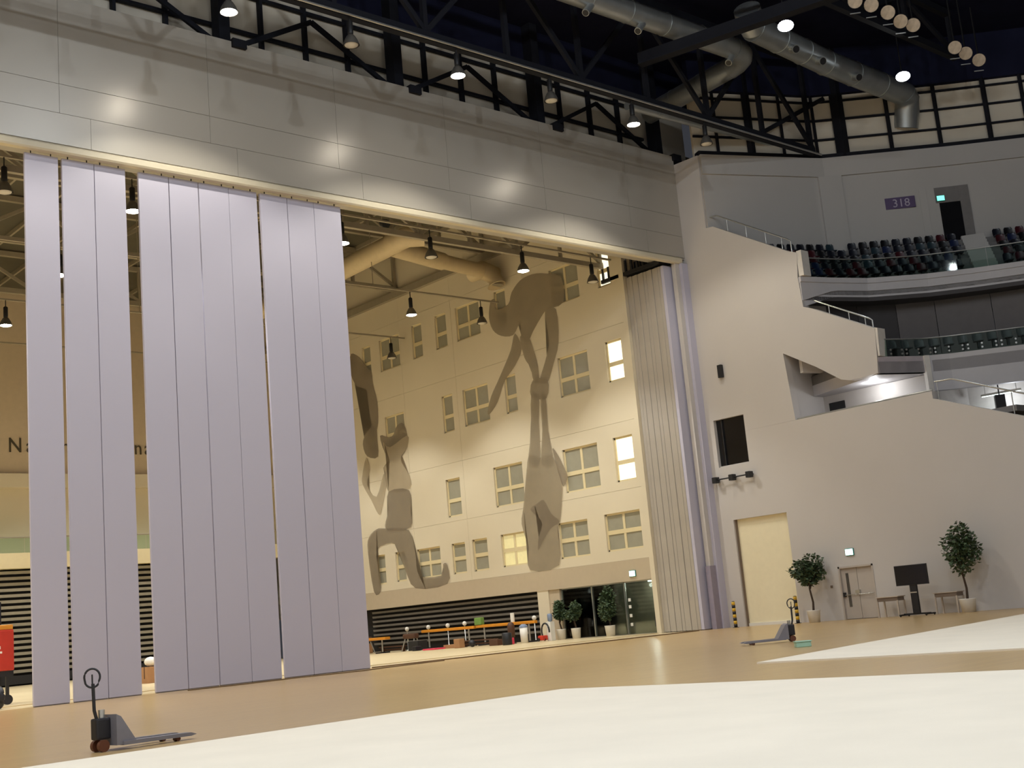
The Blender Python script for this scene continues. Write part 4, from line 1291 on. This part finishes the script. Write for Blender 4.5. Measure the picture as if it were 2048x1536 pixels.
for p, lb, m_, sz in (((44.35, 56.6, 0.03), 'tan springboard lying between foam block and pink mat', 'cardboard', (0.3, 0.5, 0.2)), ((43.9, 52.2, 0.03), 'brown equipment crate at the end of the low bench', 'brown', (0.25, 0.35, 0.32)), ((44.1, 65.4, 0.0), 'black kit crate under the orange beam near the hanging panels', 'black', (0.3, 0.4, 0.4)), ((45.9, 67.6, 0.0), 'tan wooden box against the far end of the gym bleacher', 'cardboard', (0.3, 0.35, 0.6))):
    tag(MB().bbox(-sz[0], sz[0], -sz[1], sz[1], 0, sz[2], 0.02).build('equipment_crate' if 'crate' in lb else ('springboard' if 'spring' in lb else 'wooden_box'), M[m_], None, False, p), lb, 'crate' if 'crate' in lb else ('springboard' if 'spring' in lb else 'box'))
# vacuum cleaner with hose loop
t = thing('vacuum_cleaner', 'red vacuum cleaner with a black hose loop beside the pier', 'vacuum cleaner', (45.4, 50.0, 0.045))
MB().bbox(-0.2, 0.2, -0.05, 0.35, 0.04, 0.3, 0.06).build('body', M['red'], t)
for s in (-1, 1):
    MB().tube([(s * 0.2, 0.25, 0.09), (s * 0.24, 0.25, 0.09)], 0.09, 14).build('wheel', M['black'], t)
MB().tube([(0, 0.3 * cos(a) - 0.1, 0.5 + 0.42 * sin(a)) for a in [pi * 1.05 - (pi * 1.5) * k / 20 for k in range(21)]], 0.045, 10).build('hose', M['black'], t)
t = thing('water_cooler', 'white water cooler with a blue bottle beside the vacuum cleaner', 'water cooler', (45.8, 49.35 + 0.55, 0.03))
MB().bbox(-0.16, 0.16, -0.16, 0.16, 0, 1.0, 0.02).build('cabinet', M['white'], t)
MB().lathe([(0.06, 1.0), (0.13, 1.06), (0.135, 1.36), (0.1, 1.42), (0, 1.42)], n=18).build('bottle', M['waterblue'], t)
MB().box(-0.19, -0.16, -0.05, 0.05, 0.7, 0.76).build('tap', M['seat_blue'], t)

# red machine at the open end of the folding wall
t = thing('red_machine', 'red wheeled machine body with a black frame beside the first hanging panel', 'machine', (14.9, 45.4, 0.03))
MB().bbox(-0.9, 0.92, -0.5, 0.5, 1.15, 2.55, 0.05).build('housing', M['red'], t)
MB().bbox(-0.88, 0.9, -0.48, 0.48, 2.55, 2.72, 0.04).build('lid', M['orange'], t)
MB().box(-0.7, 0.45, -0.51, -0.5, 1.9, 2.0).box(-0.5, 0.5, -0.51, -0.5, 1.75, 1.82).build('pale_stripe', M['white'], t)
MB().box(-0.85, 0.9, -0.45, 0.45, 0.95, 1.15).build('chassis', M['black'], t)
for sx in (-0.75, 0.7):
    for sy in (-0.38, 0.38):
        MB().box(sx - 0.05, sx + 0.05, sy - 0.05, sy + 0.05, 0.3, 0.98).build('leg', M['black'], t)
        MB().tube([(sx, sy - 0.06, 0.17), (sx, sy + 0.06, 0.17)], 0.17, 16).build('wheel', M['truckblack'], t)
MB().bbox(-0.9, 0.75, 0.25, 0.35, 2.75, 3.55, 0.02).build('control_board', M['screen'], t)
t = thing('tyre', 'dark red-brown rubber wheel lying upright at the folding wall end', 'wheel', (14.35, 42.2, 0))
MB().tube([(0, 0.27 * cos(a), 0.37 + 0.27 * sin(a)) for a in [2 * pi * k / 24 for k in range(24)]], 0.1, 10, closed=True).build('tread', M['truckblack'], t)
MB().tube([(-0.05, 0, 0.37), (0.05, 0, 0.37)], 0.2, 20).build('hub', M['wheelbrown'], t)
t = thing('cardboard_box', 'tan cardboard box with a white bundle seen between hanging panels', 'box', (24.3, 52.4, 0.03))
MB().bbox(-0.3, 0.3, -0.3, 0.3, 0, 0.7, 0.01).build('carton', M['cardboard'], t)
MB().box(-0.31, 0.31, -0.04, 0.04, 0.2, 0.705).build('tape', M['brown'], t)
tag(MB().ball((0, 0, 0.2), 0.28, 12, (1, 1, 0.75)).build('cloth_bundle', M['white'], None, False, (24.3, 52.4, 0.745)), 'white cloth bundle lying on the tan cardboard box', 'bundle')

# ================================================================== FLOOR CABLES AND LINES
def cable(pts, r, label):
    P_ = []
    for i in range(len(pts) - 1):
        for k in range(6):
            s = k / 6
            P_.append((pts[i][0] + (pts[i + 1][0] - pts[i][0]) * s, pts[i][1] + (pts[i + 1][1] - pts[i][1]) * s + 0.12 * sin(i * 1.7 + s * 3), r))
    o = MB().tube(P_, r, 6).build('floor_cable', M['cable'], None, True, P_[0])
    return tag(o, label, 'cable')


cable([(19.5, 39.3), (21.5, 39.0), (23.5, 39.4), (26, 38.8), (28, 39.2), (31, 39.6)], 0.022, 'brown cable snaking along the floor at the foot of the hanging panels')
cable([(27.8, 40.6), (33, 40.2), (38, 40.5), (43, 40.1), (47, 39.9)], 0.028, 'brown cable lying across the open end of the folding wall')

# ================================================================== SEATS AND BALUSTRADES OF THE BOWL
def make_seat(m_):
    t = thing('stadium_seat', '', 'seat')
    MB().bbox(-0.21, 0.21, -0.2, 0.2, 0.38, 0.44, 0.025).build('seat_pan', m_, t)
    # curved backrest with a rounded top
    n = 8
    vs = []
    for j, (z, wd) in enumerate(((0.42, 0.2), (0.62, 0.22), (0.78, 0.215), (0.86, 0.15))):
        for i in range(n + 1):
            u = -1 + 2 * i / n
            vs.append((u * wd, 0.2 + 0.10 * (z - 0.42) - 0.05 * u * u, z))
    k = len(vs)
    vs += [(x, y + 0.035, z) for x, y, z in vs]
    fs = []
    for j in range(3):
        for i in range(n):
            a = j * (n + 1) + i
            fs += [(a, a + 1, a + n + 2, a + n + 1), (k + a, k + a + n + 1, k + a + n + 2, k + a + 1)]
    for i in range(n):
        fs += [(3 * (n + 1) + i, 3 * (n + 1) + i + 1, k + 3 * (n + 1) + i + 1, k + 3 * (n + 1) + i), (i, k + i, k + i + 1, i + 1)]
    for j in range(3):
        a, b = j * (n + 1), (j + 1) * (n + 1)
        fs += [(a, b, k + b, k + a), (a + n, k + a + n, k + b + n, b + n)]
    MB().add(vs, fs).build('backrest', m_, t)
    MB().box(-0.05, 0.05, -0.05, 0.2, 0.0, 0.38).build('pedestal', M['black'], t)
    return t


COLS = [('navy', 9), ('black', 8), ('red', 3), ('blue', 2), ('teal', 2)]
NAMES = {'navy': 'dark navy', 'black': 'black', 'red': 'dark red', 'blue': 'blue', 'teal': 'grey-teal', 'grey': 'dark grey'}
protos = {}


def put_seat(col, x, y, z, rz, label, group):
    if col not in protos:
        o = make_seat(M['seat_' + col]); protos[col] = o
    else:
        o = copy_tree(protos[col])
    o.location = (x, y, z); o.rotation_euler = (0, 0, rz)
    o['label'] = label; o['group'] = group


def seg_dist(p, a, b):
    p, a, b = Vector(p), Vector(a), Vector(b)
    t_ = max(0, min(1, (p - a).dot(b - a) / (b - a).length_squared))
    return (p - a - (b - a) * t_).length


bag = [c for c, n_ in COLS for _ in range(n_)]
AISLE = ((60.6, 30.7), (56.5, 27.9))
for i in range(1, ROWS):
    tmid = (tt[i] + (tt[i + 1] if i < ROWS - 1 else 0.88)) / 2 + 0.03
    line = lerp_poly(F, BK, tmid)
    L = sum(hypot(line[j + 1][0] - line[j][0], line[j + 1][1] - line[j][1]) for j in range(len(line) - 1))
    n_ = int(L / 0.56)
    pts = resample(line, n_)
    for j in range(1, n_ - 1):
        x, y = pts[j]
        if y < 24.6 or x < 49.4: continue
        if seg_dist((x, y), *AISLE) < 0.95: continue
        if i >= 4 and hypot(x - 55.1, y - 35.0) < 0.55: continue
        d = Vector((pts[j + 1][0] - pts[j - 1][0], pts[j + 1][1] - pts[j - 1][1]))
        col = rnd.choice(bag)
        put_seat(col, x, y, zf[i], atan2(d.y, d.x), NAMES[col] + ' plastic stadium seat in the rows of the upper balcony', NAMES[col] + ' seats of the upper balcony')
# steps of the aisle
t = thing('aisle_stair', 'grey concrete aisle steps between the upper balcony seats', 'stairs', (58.5, 29.3, 16))
for k in range(12):
    s = k / 11
    x = 56.9 + (60.2 - 56.9) * s; y = 28.2 + (30.4 - 28.2) * s
    zz = 15.95 + 2.9 * s
    MB().prism([(x - 0.45, y + 0.35), (x + 0.15, y - 0.6), (x + 0.5, y - 0.35), (x - 0.1, y + 0.6)], 'z', zz - 0.5, zz).build('step', M['wallup'], t, True)
# middle row
mrow = offset(MF, 1.25)
L = sum(hypot(mrow[j + 1][0] - mrow[j][0], mrow[j + 1][1] - mrow[j][1]) for j in range(len(mrow) - 1))
n_ = int(L / 0.6)
pts = resample(mrow, n_)
for j in range(1, n_ - 1):
    x, y = pts[j]
    if y < 23: continue
    d = Vector((pts[j + 1][0] - pts[j - 1][0], pts[j + 1][1] - pts[j - 1][1]))
    put_seat('grey', x, y, 11.6, atan2(d.y, d.x), 'dark grey stadium seat in the single row of the middle balcony', 'seats of the middle balcony')
for x, y in ((54.9, 24.4), (54.55, 24.85), (55.25, 23.95)):
    put_seat('red', x, y, 7.6, radians(-53), 'dark red seat standing on the lowest concourse under the middle balcony', 'red seats of the lowest concourse')


def balustrade(name, poly, z0, z1, label, bolts):
    t = thing(name, label, 'balustrade', (*poly[0], z0))
    L = sum(hypot(poly[j + 1][0] - poly[j][0], poly[j + 1][1] - poly[j][1]) for j in range(len(poly) - 1))
    n_ = int(L / 1.4)
    pts = resample(poly, n_ + 1)
    for a, b in zip(pts[:-1], pts[1:]):
        d = Vector((b[0] - a[0], b[1] - a[1])).normalized()
        nn = Vector((d.y, -d.x))
        g = MB().strip([(a[0] + d.x * 0.015, a[1] + d.y * 0.015), (b[0] - d.x * 0.015, b[1] - d.y * 0.015)], z0, z1, 0.02).build('glass_pane', M['glassbowl'], t, True)
        if bolts:
            ln = hypot(b[0] - a[0], b[1] - a[1])
            for s in (0.12, ln / 2, ln - 0.12):
                for z in (z0 + 0.12, z0 + 0.30):
                    p = Vector((a[0] + d.x * s, a[1] + d.y * s))
                    q = p + nn * 0.05
                    mbb = MB().tube([(p.x, p.y, z), (q.x, q.y, z)], 0.045, 8)
                    ob = bpy.data.objects.new('bolt', mbb.mesh('bolt', M['rail'], tuple(t.location)))
                    C.objects.link(ob); ob.parent = g
    MB().tube([(p[0], p[1], z1 + 0.03) for p in resample(poly, 40)], 0.03, 8).build('handrail', M['rail'], t, True)
    return t


balustrade('glass_balustrade', offset(F, 0.04), 16.03, 16.98, 'glass balustrade with steel rail along the upper balcony front', False)
balustrade('glass_balustrade', offset(MF, 0.02), 11.38, 12.15, 'bolted glass balustrade along the middle balcony front', True)


def handrail(pts, posts, label):
    t = thing('handrail', label, 'handrail', pts[0])
    MB().tube(pts, 0.035, 8).build('rail', M['rail'], t, True)
    for a, b in posts:
        MB().tube([a, b], 0.025, 6).build('post', M['rail'], t, True)


X_ = XR + 0.2
handrail([(X_, 38.3, 20.55), (X_, 37.8, 20.5), (X_, 33.75, 18.05), (X_, 33.6, 17.9), (X_, 33.6, 17.36)],
         [((X_, 37.2, 19.5), (X_, 37.2, 20.15)), ((X_, 36.1, 18.85), (X_, 36.1, 19.45)), ((X_, 35.0, 18.2), (X_, 35.0, 18.8)), ((X_, 34.1, 17.65), (X_, 34.1, 18.25))],
         'sloping steel handrail on the upper step of the side wall')
handrail([(X_, 32.75, 14.75), (X_, 29.95, 13.2), (X_, 29.85, 13.1), (X_, 29.85, 12.75)],
         [((X_, 32.0, 13.95), (X_, 32.0, 14.3)), ((X_, 31.0, 13.4), (X_, 31.0, 13.75)), ((X_, 30.2, 12.95), (X_, 30.2, 13.3))],
         'sloping steel handrail on the middle step of the side wall')
handrail([(X_, 34.5, 9.42), (X_, 27.45, 9.42)], [((X_, 34.4, 9.3), (X_, 34.4, 9.42)), ((X_, 31, 9.3), (X_, 31, 9.42)), ((X_, 27.6, 9.3), (X_, 27.6, 9.42))],
         'low level handrail along the open bay of the side wall')
handrail([(X_, 27.3, 9.75), (X_, 26.5, 9.72), (X_, 24.0, 8.7), (X_, 20, 7.1)], [((X_, 27.2, 8.95), (X_, 27.2, 9.75)), ((X_, 24.0, 7.75), (X_, 24.0, 8.7)), ((X_, 20.5, 6.4), (X_, 20.5, 7.3))],
         'sloping steel handrail on the lowest step of the side wall')
t = thing('monitor', 'small dark monitor hanging in the lowest concourse opening', 'monitor', (53.3, 26.85, 8.7), radians(-50))
MB().bbox(-0.22, 0.22, -0.12, 0.12, 0, 0.62, 0.02).build('case', M['screen'], t)
MB().tube([(0, 0, 0.6), (0, 0, 1.91)], 0.03, 6).build('stem', M['black'], t)

t = thing('strip_light', 'bright strip light in the lowest concourse beside the dark monitor', 'lamp', (54.0, 27.1, 9.42), radians(-80))
MB().bbox(-0.9, 0.9, -0.06, 0.06, 0.04, 0.14, 0.01).build('housing', M['white'], t)
MB().box(-0.86, 0.86, -0.05, 0.05, 0.02, 0.045).build('lit_tube', M['exit'], t)
for s_ in (-0.7, 0.7):
    MB().tube([(s_, 0, 0.13), (s_, 0, 1.19)], 0.015, 6).build('drop_rod', M['rail'], t)
light('strip_light_glow', 'POINT', (54.2, 26.6, 9.2), 40, COOL, radius=0.15)

# doorway and sign on the upper wall of the bowl
i0 = 24
a, b = BK[i0 - 1], BK[i0 + 1]
d = Vector((b[0] - a[0], b[1] - a[1])).normalized()
ang = atan2(d.y, d.x)


def on_back(x):      # point of the bowl's back wall at plan position x
    for p, q in zip(BK[:-1], BK[1:]):
        if p[0] <= x <= q[0]:
            s = (x - p[0]) / (q[0] - p[0])
            return (x, p[1] + (q[1] - p[1]) * s)


p = on_back(59.7)
t = sroot('door_4', (p[0], p[1], 18.6))
t.rotation_euler = (0, 0, ang)
# local frame: x along the wall, -y toward the hall
MB().box(-0.95, 0.75, -0.02, 0.3, 0.0, 2.25).build('door_leaf', M['winblack'], t)
MB().box(-1.25, 1.25, -0.03, 0.25, 2.25, 3.1).build('door_head', M['soffit'], t)
MB().box(0.75, 1.25, -0.04, 0.25, 0.0, 3.1).build('door_jamb', M['soffit'], t)
MB().box(-1.32, -0.95, -0.10, 0.0, 0.0, 3.15).build('door_trim', M['wallup'], t)
q = p
t = exit_sign((0, 0, 0), 'green lit exit sign over the doorway of the upper balcony', M['exit2'], rz=ang + pi / 2)
nn = Vector((d.y, -d.x))
t.location = (p[0] - d.x * 0.25 + nn.x * 0.04, p[1] - d.y * 0.25 + nn.y * 0.04, 20.95)
p = on_back(57.95)
t = thing('section_sign', 'purple section sign reading 318 on the upper bowl wall', 'sign', (p[0] + nn.x * 0.02, p[1] + nn.y * 0.02, 20.75), ang)
MB().bbox(-0.78, 0.78, -0.04, 0.02, 0, 0.62, 0.01).build('plate', M['sign318'], t)
me = text_mesh('318', 0.62, 0.008)
me.materials.append(M['signtext'])
o = bpy.data.objects.new('digits', me)
C.objects.link(o)
o.parent = t
o.location = (-0.42, -0.05, 0.09)
o.rotation_euler = (pi / 2, 0, 0)
